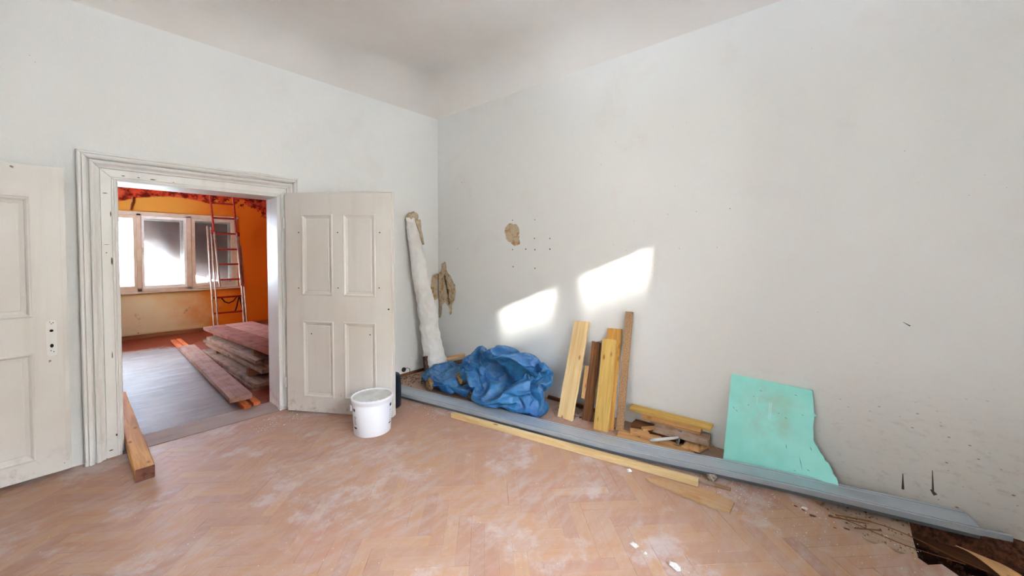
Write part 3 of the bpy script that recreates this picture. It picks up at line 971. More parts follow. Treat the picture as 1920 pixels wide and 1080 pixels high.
g.bbox((x_oL + .010, YD + .04, -.01), (x_oL + .024, YD + .06, z_o - .01), .004)
build('door_stop', g, M['casing'], door1)
gg = G()
for (x, z, w_, h_) in ((x_oL - .045, 1.93, .014, .003), (x_oL - .02, 1.78, .003, .020), (x_oL - .085, 1.56, .007, .009), (x_oL - .045, 1.56, .016, .0015), (x_oL - .045, 1.50, .004, .004), (x_oL - .02, 1.44, .004, .028), (x_oL - .03, .75, .003, .03), (x_oL - .018, .16, .004, .012), (x_oL - .08, .27, .002, .02), (x_oL + .05, 2.068, .012, .003), (x_oL + .13, 2.066, .008, .003), (x_oL + .21, 2.062, .02, .003), (x_oL + .33, 2.058, .008, .002), (x_oL - .10, .06, .01, .006), (x_oL - .05, .055, .012, .004)):
    y_ = YD - .0285
    n = 9
    pts = [(x + w_ * math.cos(2 * PI * k / n) * random.uniform(.6, 1.2), y_, z + h_ * math.sin(2 * PI * k / n) * random.uniform(.6, 1.2)) for k in range(n)]
    gg.prism(pts, (0, -1, 0), .0025)
build('chipped_paint_marks', gg, M['joint'], door1, kind='stuff')

def door_leaf(parent, P, D, N_, W, z0, z1, cols, rows, back=False, tilt=0.0):
    """leaf in the plane through P, D along its width, N_ its visible side; cols/rows: panel extents"""
    D, N_ = Vector(D).normalized(), Vector(N_).normalized()
    us_ = [0] + [c for ab in cols for c in ab] + [W]
    vz_ = [z0] + [c for ab in rows for c in ab] + [z1]
    T = 0.040
    g = G().cells(P, D, Zup, N_, us_, vz_, lambda i, j: not (i % 2 == 1 and j % 2 == 1), T)
    if tilt:
        for v in g.v:
            u = (v - Vector(P)).dot(D)
            v.z += tilt * u
    # rebate lip at the back
    g2 = G().cells(Vector(P) - N_ * 0.018, D, Zup, N_, [-.012, 0, W, W + .014], [z0, z1 - .001, z1 + .012], lambda i, j: not (i == 1 and j == 0), 0.018)
    g.add(g2.v, g2.f)
    leaf = build('leaf', g, M['door'], parent)
    for (a, b) in cols:
        for (c, d) in rows:
            q = G()
            rings = [(0.0, .0005), (.004, .007), (.012, .009), (.020, .003), (.024, -.004), (.044, -.012), (.048, -.009), (.056, -.009)]
            vv = []
            for s_, h in rings:
                for (u, v) in ((a + s_, c + s_), (b - s_, c + s_), (b - s_, d - s_), (a + s_, d - s_)):
                    vv.append(Vector(P) + D * u + Zup * (v + tilt * u) + N_ * h)
            ff = []
            for k in range(len(rings) - 1):
                for i in range(4):
                    j = (i + 1) % 4
                    ff.append((k * 4 + i, k * 4 + j, (k + 1) * 4 + j, (k + 1) * 4 + i))
            K = (len(rings) - 1) * 4
            ff.append((K, K + 1, K + 2, K + 3))
            n0 = len(vv)
            for (u, v) in ((a, c), (b, c), (b, d), (a, d)):
                vv.append(Vector(P) + D * u + Zup * (v + tilt * u) - N_ * (T - .008))
            ff.append((n0 + 3, n0 + 2, n0 + 1, n0))
            for i in range(4):
                j = (i + 1) % 4
                ff.append((i, n0 + i, n0 + j, j))
            if D.cross(Zup).dot(N_) < 0:
                ff = [tuple(reversed(f)) for f in ff]
            q.add(vv, ff)
            build('panel', q, M['door'], leaf)
    return leaf

P1 = Vector((1.313, 3.967, 0))
D1 = Vector((1.901 - 1.313, 3.083 - 3.967, 0)).normalized()
N1 = Vector((D1.y, -D1.x, 0))
W1 = 1.042
leaf1 = door_leaf(door1, P1, D1, N1, W1, 0.012, 2.05, [(.162, .475), (.575, .892)], [(.15, .87), (1.105, 1.863)], tilt=-.012)
gg = G()
for (u, z) in ((.135, 1.689), (.524, 1.686), (.933, 1.683), (.127, 1.171), (.523, 1.176), (.923, 1.181), (.245, .743), (.827, .750), (1.012, .988)):
    p = P1 + D1 * u + Zup * z
    hh = N1 * (-.008 if u in (.245, .827) else 0.0005)
    rr = .0075 if u == 1.012 else .0055
    gg.tube([p + hh - N1 * .004, p + hh + N1 * .0006], rr, 10)
build('screw_holes', gg, M['hole'], leaf1, kind='stuff')
gg = G()
for z in (.28, 1.02, 1.78):
    gg.tube([P1 + D1 * -.016 + Zup * (z - .05) + N1 * .002, P1 + D1 * -.016 + Zup * (z + .05) + N1 * .002], .009, 10)
build('hinges', gg, M['casing'], leaf1)

# ------------------------------------------------------------------ door 2: leaf folded back against the wall
door2 = empty('door_2', (-.5, 3.97, 0), label='cream panelled door folded back flat against the wall, with a tall lock plate', kind='structure')
a3 = math.radians(3.0)
P2 = Vector((-.045 - .03, 3.97, 0))
D2 = Vector((-math.cos(a3), -math.sin(a3), 0))
N2 = Vector((math.sin(a3), -math.cos(a3), 0))
leaf2 = door_leaf(door2, P2 - D2 * .033, D2, N2, 1.04, 0.031, 2.055, [(.138, .46), (.56, .87)], [(.145, .85), (1.083, 1.86)])
# edge strip by the lock and top lip
g = G()
A0 = P2 - D2 * .033
g.cells(A0 - N2 * .0, D2, Zup, N2, [-.002, .012], [.05, 2.04], lambda i, j: True, .03)
g.v = [v + N2 * .004 for v in g.v]
build('edge_strip', g, M['door'], leaf2)
# lock plate
g = G()
c0 = P2 - D2 * .033 + D2 * .062
pts = []
for k in range(13):
    a = PI * k / 12
    pts.append(c0 + D2 * (.023 * math.cos(a)) + Zup * (1.032 + .022 * math.sin(a)) + N2 * .004)
for k in range(13):
    a = PI + PI * k / 12
    pts.append(c0 + D2 * (.023 * math.cos(a)) + Zup * (.836 + .022 * math.sin(a)) + N2 * .004)
pts.reverse()
g.prism(pts, N2, .0045)
def disc(g, c, n, rx, rz, mi, k=12, t=.0008):
    t_ = n.cross(Zup)
    g.prism([c + t_ * (rx * math.cos(2 * PI * i / k)) + Zup * (rz * math.sin(2 * PI * i / k)) + n * t for i in range(k)][::-1], n, t * 2, mi)
for z, rx, rz in ((.984, .0085, .0085), (.884, .008, .013), (1.036, .003, .003), (1.03, .0025, .003), (1.042, .002, .003), (.852, .0028, .0028), (.843, .0028, .0028)):
    off = {1.036: -.008, 1.042: .006, 1.03: 0, .852: .004, .843: -.008}.get(z, 0)
    disc(g, c0 + D2 * off + Zup * z + N2 * .004, N2, rx, rz, 1)
build('lock_plate', g, [M['casing'], M['hole']], leaf2, label='white painted lock plate with a spindle hole and keyhole')

# nail holes and scratches in the right wall
gg = G()
for (y, z, rr) in ((2.788, 1.535, .009), (2.602, 1.54, .010), (2.481, 1.534, .010), (2.292, 1.538, .011), (2.78, 1.347, .010), (2.481, 1.337, .010), (2.488, 1.652, .009), (2.292, 1.647, .009), (2.788, 1.858, .008), (2.482, 1.847, .008), (.904, 1.823, .0035), (.67, 1.831, .0045), (1.124, 1.817, .0035), (1.029, 1.535, .0035), (.753, 1.541, .0035), (1.727, 2.316, .0035), (3.60, 2.366, .006), (3.55, 2.365, .004), (3.68, 1.55, .006)):
    c = Vector((xr(y), y, z))
    rr *= .85
    t_ = RW
    pts = [c + t_ * (rr * .8 * math.cos(2 * PI * i / 9) * random.uniform(.8, 1.15)) + Zup * (rr * math.sin(2 * PI * i / 9) * random.uniform(.8, 1.15)) + RN * .0008 for i in range(9)]
    gg.prism(pts, RN, .002)
for (y0, z0, y1, z1, w_) in ((-.255, 1.085, -.285, 1.065, .003), (-.270, .17, -.272, .075, .006), (-.39, .235, -.395, .10, .005), (-.385, .12, -.405, .095, .010)):
    a = Vector((xr(y0), y0, z0)) + RN * .0008; b = Vector((xr(y1), y1, z1)) + RN * .0008
    q = (b - a).normalized().cross(RN)
    gg.prism([a - q * w_ * .3, b - q * w_, b + q * w_, a + q * w_ * .3], RN, .002)
build('nail_holes', gg, M['joint'], wall_right, kind='stuff')

# baseboard remains
board('baseboard_right', (xr(2.28) - .012, 2.30, 0), (xr(1.72) - .012, 1.72, 0), .022, .035, M['oldbrown'], kind='structure', ends=.02)
board('baseboard_back', (2.2, YD - .012, 0), (3.0, YD - .012, 0), .022, .03, M['oldbrown'], kind='structure', ends=.02)

exec_parts = True
# ------------------------------------------------------------------ things in the far room
# ladder
lad = empty('extension_ladder', (1.87, 8.42, 0), 'aluminium extension ladder stained red, leaning on the far orange wall', 'ladder')
LZ = Vector((0, .26, 1)).normalized()         # up the rails
LN = Vector((0, -1, .26)).normalized()        # towards the viewer
def lp(x, z, n=0.0):
    return Vector((x, 8.4 + z * .26, z)) + LN * n
def rail(x0, x1, z0, z1, n, w_, d_, mat, parent=lad):
    a, b = lp(x0, z0, n), lp(x1, z1, n)
    mw = frame_m((a + b) / 2, b - a, z=LN)
    g = board_g((b - a).length, w_, d_, r=.004, seg=4)
    g.v = [mw @ v for v in g.v]
    return build('rail', g, mat, parent, mw)
rail(1.615, 1.635, 0.0, 1.98, 0.0, .022, .06, M['alu'])
rail(1.668, 1.680, 0.0, 1.96, 0.03, .020, .055, M['alu'])
rail(2.062, 2.10, 0.0, 1.80, 0.0, .026, .06, M['alu'])
rail(2.10, 2.12, 0.0, 1.62, 0.03, .018, .05, M['alu'])
for (z0, z1, m) in ((.86, 1.85, M['alu']), (1.85, 3.05, M['alured'])):
    k0, k1 = (z0 - .86) / 1.75, (z1 - .86) / 1.75
    rail(1.735 - .035 * k0, 1.735 - .035 * k1, z0, z1, .075, .026, .05, m)
    rail(2.055 + .004 * k0, 2.055 + .004 * k1, z0, z1, .075, .026, .05, m)
for z in (.13, .41, .685):
    g = G().tube([lp(1.63, z, .02), lp(2.09, z, .02)], .016, 8)
    build('rung', g, M['alured'], lad)
for z in (.985, 1.263, 1.54, 1.831, 2.122, 2.403, 2.69, 2.97):
    k = (z - .86) / 1.75
    g = G().tube([lp(1.74 - .035 * k, z, .10), lp(2.05, z, .10)], .017, 8)
    build('rung', g, M['alured'], lad)
build('bracket', G().bbox((-.03, -.03, -.04), (.03, .03, .04), .006, M4=Matrix.Translation(lp(2.075, 1.83, .09))), M['alured'], lad)
build('bracket', G().bbox((-.02, -.03, -.04), (.02, .03, .04), .006, M4=Matrix.Translation(lp(1.69, 1.86, .09))), M['alured'], lad)
g = G()
g.tube([lp(1.76, .67, .03), lp(1.80, .60, .04), lp(1.86, .57, .04), lp(1.93, .60, .04), lp(1.99, .675, .03)], .010, 6)
g.tube([lp(2.03, .67, .0), lp(1.99, .52, .0), lp(1.95, .41, .0)], .011, 6)
g.tube([lp(2.05, .67, -.02), lp(2.08, .40, -.03), lp(2.08, .02, -.03)], .013, 6)
build('rope', g, M['rope'], lad, label='dark rope tied to the lower rungs')

# big scaffold board on two red laths
board('scaffold_board', (1.12, 7.60, .035), (1.07, 4.50, .035), .185, .05, M['scaffold'], label='wide dusty scaffold board lying on two red laths on the far room floor', cat='board', ends=.01, rough=.004)
board('red_lath', (1.09, 8.60, -.008), (1.078, 4.32, -.008), .058, .036, M['redlath'], label='reddish lath under the wide scaffold board, on the window side', cat='lath', group='red laths under the scaffold board')
board('red_lath', (1.165, 8.62, -.008), (1.168, 4.36, -.008), .058, .036, M['redlath'], label='reddish lath under the wide scaffold board, on the formwork stack side', cat='lath', group='red laths under the scaffold board')

# stack of formwork boards
def fboard(a, b, W, T, z, mat, label):
    """a, b: far and near left corners in plan; the board spreads W to the right"""
    a, b = Vector((a[0], a[1], z)), Vector((b[0], b[1], z))
    d = (b - a).normalized()
    side = Vector((0, 0, 1)).cross(d).normalized()
    if side.x < 0: side = -side
    return board('formwork_board', a + side * W / 2, b + side * W / 2, W, T, mat, label=label, cat='board', group='formwork boards stacked in the far room', rough=.008, ends=.02, r=.004)
fboard((1.225, 6.00), (1.262, 4.86), .50, .040, -.008, M['shutter'], 'lowest short board of the formwork stack, nearly flat on the floor')
fboard((1.205, 7.10), (1.272, 4.80), .60, .045, .075 - .04, M['shutter'], 'grey board jutting out near the bottom of the formwork stack')
for y in (6.7, 5.2):
    board('spacer_batten', (1.30, y, .081), (1.80, y, .081), .08, .078, M['oldbrown'], label='short brown batten between the formwork boards, ' + ('window end' if y > 6 else 'doorway end'), cat='batten', group='battens in the formwork stack')
fboard((1.236, 6.98), (1.350, 4.86), .54, .045, .160, M['shutter'], 'third formwork board from the floor, lying on battens')
fboard((1.220, 7.02), (1.410, 4.80), .54, .045, .2065, M['shutter'], 'formwork board in the middle of the stack with a ragged near end')
fboard((1.240, 6.90), (1.318, 4.95), .54, .045, .253, M['shutter'], 'splintered formwork board above the middle of the stack')
for y in (6.7, 5.2):
    board('spacer_batten', (1.36, y, .2995), (1.80, y, .2995), .07, .072, M['oldbrown'], label='thin brown batten under the top formwork boards, ' + ('window end' if y > 6 else 'doorway end'), cat='batten', group='battens in the formwork stack')
fboard((1.224, 7.06), (1.400, 4.70), .26, .046, .373, M['shutter_red'], 'top formwork board covered in dark red brick dust')
fboard((1.490, 7.06), (1.664, 4.70), .36, .046, .373, M['shutter_pink'], 'top formwork board with pink dust, beside the dark red one')

# beam through the doorway
beam = empty('timber_beam', (.285, 3.46, 0), 'square sawn timber beam lying through the doorway at the left jamb', 'beam')
a, b = Vector((.286, 3.46, .004)), Vector((.275, 5.40, .035))
mw = frame_m((a + b) / 2, b - a)
g = board_g((b - a).length, .092, .085, r=.004, rough=.004, mi_end=1)
g.v = [mw @ v for v in g.v]
build('beam_body', g, [M['beam'], M['beamend']], beam, mw)

# ------------------------------------------------------------------ near room: along the right wall
# metal profiles: path of the centre line
path = [(2.19, 3.86), (2.255, 3.50), (2.36, 2.98), (2.455, 2.48), (2.545, 2.0), (2.62, 1.62), (2.69, 1.28), (2.78, .93), (2.85, .70), (2.96, .30), (3.02, .05), (3.075, -.19), (3.155, -.53)]
def smooth_path(p, n=6):
    out = []
    for i in range(len(p) - 1):
        p0 = p[max(i - 1, 0)]; p1 = p[i]; p2 = p[i + 1]; p3 = p[min(i + 2, len(p) - 1)]
        for k in range(n):
            t = k / n
            out.append(tuple(.5 * ((2 * p1[c]) + (-p0[c] + p2[c]) * t + (2 * p0[c] - 5 * p1[c] + 4 * p2[c] - p3[c]) * t * t + (-p0[c] + 3 * p1[c] - 3 * p2[c] + p3[c]) * t ** 3) for c in (0, 1)))
    out.append(p[-1])
    return out
sp = smooth_path(path)
def sweep(sp, prof, closed=False):
    """prof: (offset towards the room, height); sp: plan path from the corner towards the viewer"""
    vv, ff = [], []
    n = len(prof)
    for i, (x, y) in enumerate(sp):
        a = Vector(sp[max(i - 1, 0)]); b = Vector(sp[min(i + 1, len(sp) - 1)])
        d = (b - a).normalized()
        s_ = Vector((d.y, -d.x))          # to the room side (towards -x)
        for (o, h) in prof:
            vv.append((x + s_.x * o, y + s_.y * o, h))
    m = n if closed else n - 1
    for i in range(len(sp) - 1):
        for k in range(m):
            k2 = (k + 1) % n
            ff.append((i * n + k, i * n + k2, (i + 1) * n + k2, (i + 1) * n + k))
    if closed:
        ff.append(tuple(range(n - 1, -1, -1))); ff.append(tuple((len(sp) - 1) * n + k for k in range(n)))
    return vv, ff
prof_t = empty('metal_stud_profile', (2.7, 1.4, 0), 'upper of the long galvanised channels, lying back-up along the right wall with a square-cut end', 'metal profile', 'galvanised metal profiles along the right wall')
H = .064
def channel(w, h, t=.0016, ribs=True):
    # closed outline of a U turned upside down, grooves in the web
    o = [(-w, .022), (-w, h)]
    if ribs:
        o += [(-w + .012, h), (-w + .015, h - .004), (-w + .021, h - .004), (-w + .024, h), (-w + .034, h), (-w + .036, h - .003), (-w + .040, h - .003), (-w + .042, h), (w - .030, h), (w - .027, h - .005), (w - .019, h - .005), (w - .016, h)]
    o += [(w, h), (w, .034)]
    inner = [(w - t, .034), (w - t, h - .008), (-w + t, h - .008), (-w + t, .022)]
    return o + inner
vv, ff = sweep(sp, channel(.086, H), True)
build('channel', G().add(vv, ff), M['steel'], prof_t)
g = G()
for off, hw in ((-.068, .0032), (-.048, .002), (.063, .0062)):
    vv, ff = sweep(sp[: (-4 if off == -.048 else None)], [(off - hw, H - .0030), (off + hw, H - .0030)])
    g.add(vv, ff)
build('groove_lines', g, M['steeldark'], prof_t, kind='stuff')
low = empty('metal_stud_profile', (2.7, 1.4, 0), 'lower galvanised channel whose thin flange sticks out past the upper one', 'metal profile', 'galvanised metal profiles along the right wall')
sp2 = [(x, y) for x, y in sp] + [(3.185, -.625)]
vv, ff = sweep(sp, [(-.070, .001), (.058, .001), (.060, .004), (.060, .050), (-.070, .050)], True)
build('channel', G().add(vv, ff), M['steelshade'], low)
vv, ff = sweep(sp2, [(.0885, .038), (.0885, .0665), (.072, .0665), (.072, .0640), (.086, .0638), (.086, .038)][::-1], True)
build('flange', G().add(vv, ff), M['steel'], low)

# laths and thin board on the parquet
board('pine_lath', (2.262, 2.700, .001), (2.632, .704, .001), .052, .036, M['pine'], label='long pale pine lath on the parquet in front of the metal profile', cat='lath', ends=.002, rough=.002)
board('wood_strip', (2.64, .93, .001), (2.706, .535, .001), .03, .014, M['dustwood'], label='thin pinkish wood strip poking out past the end of the long pine lath', cat='lath', ends=.01)
g = G()
pts = [(2.445, .945, .012), (2.468, .984, .012), (2.510, .966, .012), (2.60, .62, .012), (2.575, .487, .012), (2.452, .487, .012), (2.44, .60, .012)]
g.prism([Vector(p) for p in pts][::-1], (0, 0, 1), .010)
mwt = frame_m((2.5, .72, 0), (0.08, -1, 0))
build('thin_board', g, M['ply'], None, mwt, label='thin tapered plywood offcut flat on the parquet beside the pine lath end', cat='board')

# boards leaning against the wall
def lean(name, foot, head, W, T, mat, **k):
    """foot/head: centre of the visible face at the bottom and top"""
    foot, head = Vector(foot), Vector(head)
    d = (head - foot).normalized()
    n = Vector((-1, 0, 0)) - d * Vector((-1, 0, 0)).dot(d)
    n.normalize()
    return board(name, foot - n * T, head - n * T, W, T, mat, z=n, **k)
lean('leaning_plank', (2.895, 1.905, .002), (3.172, 1.900, .850), .155, .028, M['pine'], ends=.008, rough=.006, label='short pale pine plank leaning on the right wall next to the blue tarp', cat='plank')
lean('leaning_plank', (2.99, 1.735, .002), (3.172, 1.745, .675), .085, .03, M['oldbrown'], ends=.012, rough=.006, label='dark brown weathered plank leaning behind the yellow planks', cat='plank')
lean('small_stave', (2.975, 1.765, .20), (3.052, 1.772, .475), .035, .012, M['offcut'], r=.004, label='short pale stave resting on the dark brown leaning plank', cat='stave')
lean('leaning_plank', (2.955, 1.535, .002), (3.190, 1.570, .820), .13, .030, M['pine_d'], ends=.004, label='darker-topped yellow plank leaning on the wall, behind the resin-streaked one', cat='plank')
lean('leaning_plank', (2.895, 1.55, .002), (3.120, 1.585, .735), .125, .034, M['pine_y'], ends=.006, label='front yellow plank with a resin streak, leaning against another yellow plank', cat='plank')
lean('chipboard_strip', (2.995, 1.425, .002), (3.195, 1.435, .985), .062, .022, M['chip'], ends=.004, label='tall narrow chipboard strip leaning on the wall beside the yellow planks', cat='strip')

# pile of offcuts
board('offcut', (2.93, 1.40, .001), (3.03, .84, .001), .13, .022, M['offcut'], label='flat orange offcut at the bottom of the pile, just behind the metal profile', cat='offcut', group='wood offcuts by the right wall', ends=.05)
g = G().prism([Vector(p) for p in ((3.00, .92, .046), (3.01, .80, .046), (3.15, .76, .046), (3.16, .90, .046))], (0, 0, 1), .018)
build('offcut', g, M['offcut'], None, frame_m((3.06, .84, .02), (1, .2, 0)), label='reddish angled offcut end with a slanted cut, near the mint foam board', cat='offcut', group='wood offcuts by the right wall')
board('offcut', (3.13, 1.36, .001), (3.14, .98, .001), .12, .058, M['oldbrown'], label='brown block low in the offcut pile against the wall', cat='offcut', group='wood offcuts by the right wall')
board('offcut', (3.100, 1.16, .062), (3.145, .765, .062), .13, .046, M['dustwood'], ends=.015, rough=.008, label='thick greyish dusty block lying across the offcut pile', cat='offcut', group='wood offcuts by the right wall')
board('offcut', (3.150, 1.28, .112), (3.165, .83, .116), .07, .030, M['offcut'], ends=.01, z=(-.25, 0, 1), label='lighter lath under the long yellow one on top of the offcut pile', cat='offcut', group='wood offcuts by the right wall')
board('offcut', (3.178, 1.40, .145), (3.200, .765, .150), .075, .024, M['pine_y'], ends=.01, z=(-.25, 0, 1), label='long yellow lath on top of the offcut pile against the wall', cat='offcut', group='wood offcuts by the right wall')
def tri(pts, z, t, lab, mat='offcut'):
    g = G().prism([Vector((x, y, z + t)) for x, y in pts], (0, 0, 1), t)
    c = Vector((sum(p[0] for p in pts) / len(pts), sum(p[1] for p in pts) / len(pts), z))
    if g.f and (Vector(g.v[1]) - g.v[0]).cross(Vector(g.v[2]) - g.v[1]).z < 0:
        g.f = [tuple(reversed(f)) for f in g.f]
    build('offcut', g, M[mat], None, frame_m(c, (.6, -.8, 0)), label=lab, cat='offcut', group='wood offcuts by the right wall')
tri([(2.955, 1.305), (3.02, 1.34), (3.075, 1.22), (3.02, 1.17)], .024, .024, 'pale triangular offcut at the left of the pile')
tri([(2.955, 1.225), (2.99, 1.19), (3.03, 1.165), (3.045, 1.09), (2.96, 1.08)], .024, .022, 'pale square-notched offcut in front of the triangular one', 'offcut')
board('offcut', (3.045, 1.245, .05), (3.115, 1.17, .055), .04, .018, M['offcut'], label='small dark-edged offcut wedged beside the dusty block', cat='offcut', group='wood offcuts by the right wall')
g = G()
g.prism([Vector(p) for p in ((3.155, .79, .055), (3.15, .775, .055), (3.09, .70, .040), (3.094, .705, .045))], (0, 0, 1), .004)
g.prism([Vector(p) for p in ((3.165, .775, .058), (3.16, .765, .058), (3.115, .69, .040), (3.12, .695, .045))], (0, 0, 1), .004)
g.prism([Vector(p) for p in ((3.14, .80, .060), (3.13, .79, .060), (3.05, .72, .036), (3.055, .73, .04))], (0, 0, 1), .004)
build('splinters', g, M['offcut'], label='thin splinters sticking out of the offcut pile towards the foam board', cat='splinters', kind='stuff')
# hammer
ham = empty('hammer', (3.0, 1.02, .045), 'small metal hammer with a whitish handle lying on the offcut pile', 'hammer')
p = [(2.905, 1.125, .052), (2.945, 1.085, .056), (3.0, 1.03, .062), (3.045, .985, .066), (3.065, .97, .070)]
build('handle', G().tube(p, [.012, .014, .012, .010, .010], 10), m_simple('pale_handle', (214, 212, 210), .4, .4, .2), ham, smooth=True, label='whitish handle')
mw = frame_m((3.075, .965, .070), (.45, -.1, .75))
g = G(); g.bbox((-.035, -.012, -.012), (.035, .012, .012), .004, M4=mw); g.bbox((.035, -.015, -.015), (.045, .015, .015), .004, M4=mw)
g.bbox((-.055, -.012, -.004), (-.035, .012, .004), .002, M4=mw)
build('hammer_head', g, m_simple('grey_iron', (140, 138, 136), .5, .5, .6, (110, 106, 104), 60), ham, label='grey iron head')
g = G().prism([Vector((xr(1.5), 1.525, .225)) + RN * .006, Vector((xr(1.5), 1.475, .165)) + RN * .006, Vector((xr(1.5), 1.53, .16)) + RN * .006], RN, .008)
build('wood_splinter', g, M['pine_y'], label='small triangular wood splinter stuck on the wall above the offcuts', cat='splinter')

# mint foam board
A = Vector((3.054, .655, .004)); B = Vector((3.215, .640, .600)); Cc = Vector((3.222, .163, .585))
up_ = (B - A).normalized()
nn = (B - A).cross(Cc - B).normalized()
if nn.x > 0: nn = -nn
sd_ = up_.cross(nn)
if sd_.y > 0: sd_ = -sd_
O_ = A.copy()
pts3 = [(3.054, .655, .004), (3.215, .640, .600), (3.222, .163, .585)]
def onp(x, z):     # point of the board plane from its y and z
    # solve A + up*a + sd*b with y, z given
    a11, a12, a21, a22 = up_.y, sd_.y, up_.z, sd_.z
    det = a11 * a22 - a12 * a21
    r1, r2 = x - A.y, z - A.z
    a_ = (r1 * a22 - a12 * r2) / det
    b_ = (a11 * r2 - a21 * r1) / det
    return A + up_ * a_ + sd_ * b_
edge = [(.655, .004), (.640, .600), (.163, .585), (.155, .50), (.150, .447), (.143, .440), (.135, .432), (.148, .425), (.150, .395), (.153, .36), (.150, .32), (.150, .284), (.139, .262), (.128, .247), (.112, .218), (.098, .205), (.088, .180), (.070, .172), (.054, .141), (.046, .115), (.030, .100), (.020, .065), (.012, .03), (.015, .004)]
pl = [onp(y, z) for y, z in edge]
g = G()
k = len(pl)
g.prism(pl if nn.dot((pl[1] - pl[0]).cross(pl[2] - pl[1])) > 0 else pl[::-1], nn, .030)
foam = build('foam_board', g, M['xps'], label='mint green foam insulation board with a broken lower corner, leaning on the right wall', cat='insulation board')
md = foam.modifiers.new('bev', 'BEVEL'); md.width = .003; md.segments = 2; md.limit_method = 'ANGLE'
g = G()
for (y, z, l, ww) in ((.395, .40, .115, .0025), (.385, .40, .115, .0025), (.47, .45, .05, .002)):
    c = onp(y, z) + nn * .0006
    g.prism([c - up_ * l / 2 - sd_ * ww, c + up_ * l / 2 - sd_ * ww, c + up_ * l / 2 + sd_ * ww, c - up_ * l / 2 + sd_ * ww], nn, .0012)
build('embossed_marks', g, m_simple('pale_mint', (208, 252, 246), .6), foam, kind='stuff')
g = G()
for (y, z, ang, l) in ((.21, .13, .25, .09), (.29, .205, .2, .035), (.61, .37, .9, .02), (.59, .355, .9, .02), (.34, .40, 1.5, .012), (.49, .475, 1.5, .014), (.52, .41, 1.5, .014), (.21, .42, 1.2, .014), (.16, .23, .4, .03), (.17, .10, 1.2, .02), (.24, .075, 1.4, .015), (.45, .52, 1.5, .02), (.25, .535, 1.5, .02), (.30, .38, 1.0, .02)):
    c = onp(y, z) + nn * .0006
    d = up_ * math.cos(ang) - sd_ * math.sin(ang)
    q = d.cross(nn)
    g.prism([c - d * l / 2, c + q * .0016, c + d * l / 2, c - q * .0016], nn, .001)
build('scratches', g, m_simple('dark_scratch', (84, 140, 128), .8), foam, kind='stuff')

# ------------------------------------------------------------------ bucket
bk = empty('bucket', (1.64, 3.02, 0), 'white plastic paint bucket with its lid on, in front of the open door', 'bucket')
c = (1.645, 3.01, 0)
g = G().lathe([(0, .003), (.140, .003), (.146, .0), (.148, .004), (.1605, .262), (.159, .264)], c)
build('bucket_body', g, M['bucket'], bk, smooth=True)
g = G().lathe([(.160, .256), (.167, .257), (.168, .278), (.170, .281), (.170, .296), (.167, .300), (.160, .301), (.157, .294)], c)
g.lathe([(.157, .294), (.154, .290), (.05, .291), (0, .291)], c, mi=1)
lid = build('lid', g, [M['bucket'], M['lid']], bk, smooth=True)
for ob in (lid,):
    md = ob.modifiers.new('es', 'EDGE_SPLIT'); md.split_angle = math.radians(40)
g = G()
for k in range(28):
    a = 2 * PI * k / 28
    mw = Matrix.Translation((c[0] + .1625 * math.cos(a), c[1] + .1625 * math.sin(a), .3005)) @ Matrix.Rotation(a, 4, 'Z')
    g.box((-.003, -.007, -.001), (.003, .007, .0025), M4=mw)
build('lid_ribs', g, M['bucket'], bk, kind='stuff')
# handle ear and wire, prints
vd = Vector((-1.645, -3.01, 0)).normalized()
sdv = Vector((vd.y, -vd.x, 0))
def onb(ang, z, r=.1605):
    d = vd * math.cos(ang) + sdv * math.sin(ang)
    return Vector(c) + d * r + Zup * z
def curved(g, a0, a1, z0, z1, mi=0, n=6):
    vv, ff = [], []
    for i in range(n + 1):
        a = a0 + (a1 - a0) * i / n
        for z in (z0, z1):
            r_ = .148 + (z - .004) / .241 * .012 + .0007
            vv.append(onb(a, z, r_))
    for i in range(n):
        ff.append((2 * i, 2 * i + 2, 2 * i + 3, 2 * i + 1))
    g.add(vv, ff, mi)
s1 = -1 if sdv.dot(R) > 0 else 1      # sign that turns a print towards the left edge
g = G()
g.bbox((-.014, -.006, -.03), (.014, .006, .012), .004, M4=Matrix.Translation(onb(s1 * 1.45, .225, .168)) @ Matrix.Rotation(math.atan2(vd.y, vd.x) - 0.1, 4, 'Z'))
g.tube([onb(s1 * 1.45, .235, .172), onb(s1 * 1.75, .225, .178), onb(s1 * 2.1, .205, .182), onb(s1 * 2.6, .195, .184), onb(s1 * 3.14, .19, .186)], .003, 6)
build('handle', g, M['bucket'], bk)
g = G()
curved(g, s1 * 1.18, s1 * .98, .205, .228)
curved(g, s1 * 1.16, s1 * .92, .062, .076)
curved(g, -s1 * 1.22, -s1 * 1.02, .215, .238)
curved(g, -s1 * 1.22, -s1 * .98, .070, .080)
build('black_print', g, M['black'], bk, label='black printed bars', kind='stuff')
g = G()
random.seed(3)
for z in [.10 + .010 * k for k in range(7)]:
    curved(g, s1 * 1.12, s1 * random.uniform(.92, 1.02), z, z + .005)
for k in range(6):
    z = .09 + .018 * k
    curved(g, -s1 * random.uniform(1.1, 1.2), -s1 * random.uniform(1.0, 1.05), z, z + .006)
build('grey_print', g, M['grayprint'], bk, label='faint grey label text blocks', kind='stuff')

# black canister behind the door leaf
g = G().lathe([(0, 0.001), (.095, .001), (.105, .01), (.107, .25), (.103, .29), (.09, .315), (.05, .325), (.05, .345), (0, .345)], (2.012, 3.345, 0), 32)
g2 = empty('black_canister', (2.012, 3.345, 0), 'dark navy plastic canister mostly hidden behind the open door edge', 'canister')
build('canister_body', g, M['navy'], g2, smooth=True)
g = G().lathe([(.035, .345), (.035, .365), (0, .367)], (2.012, 3.345, 0), 20)
build('cap', g, M['black'], g2, smooth=True)

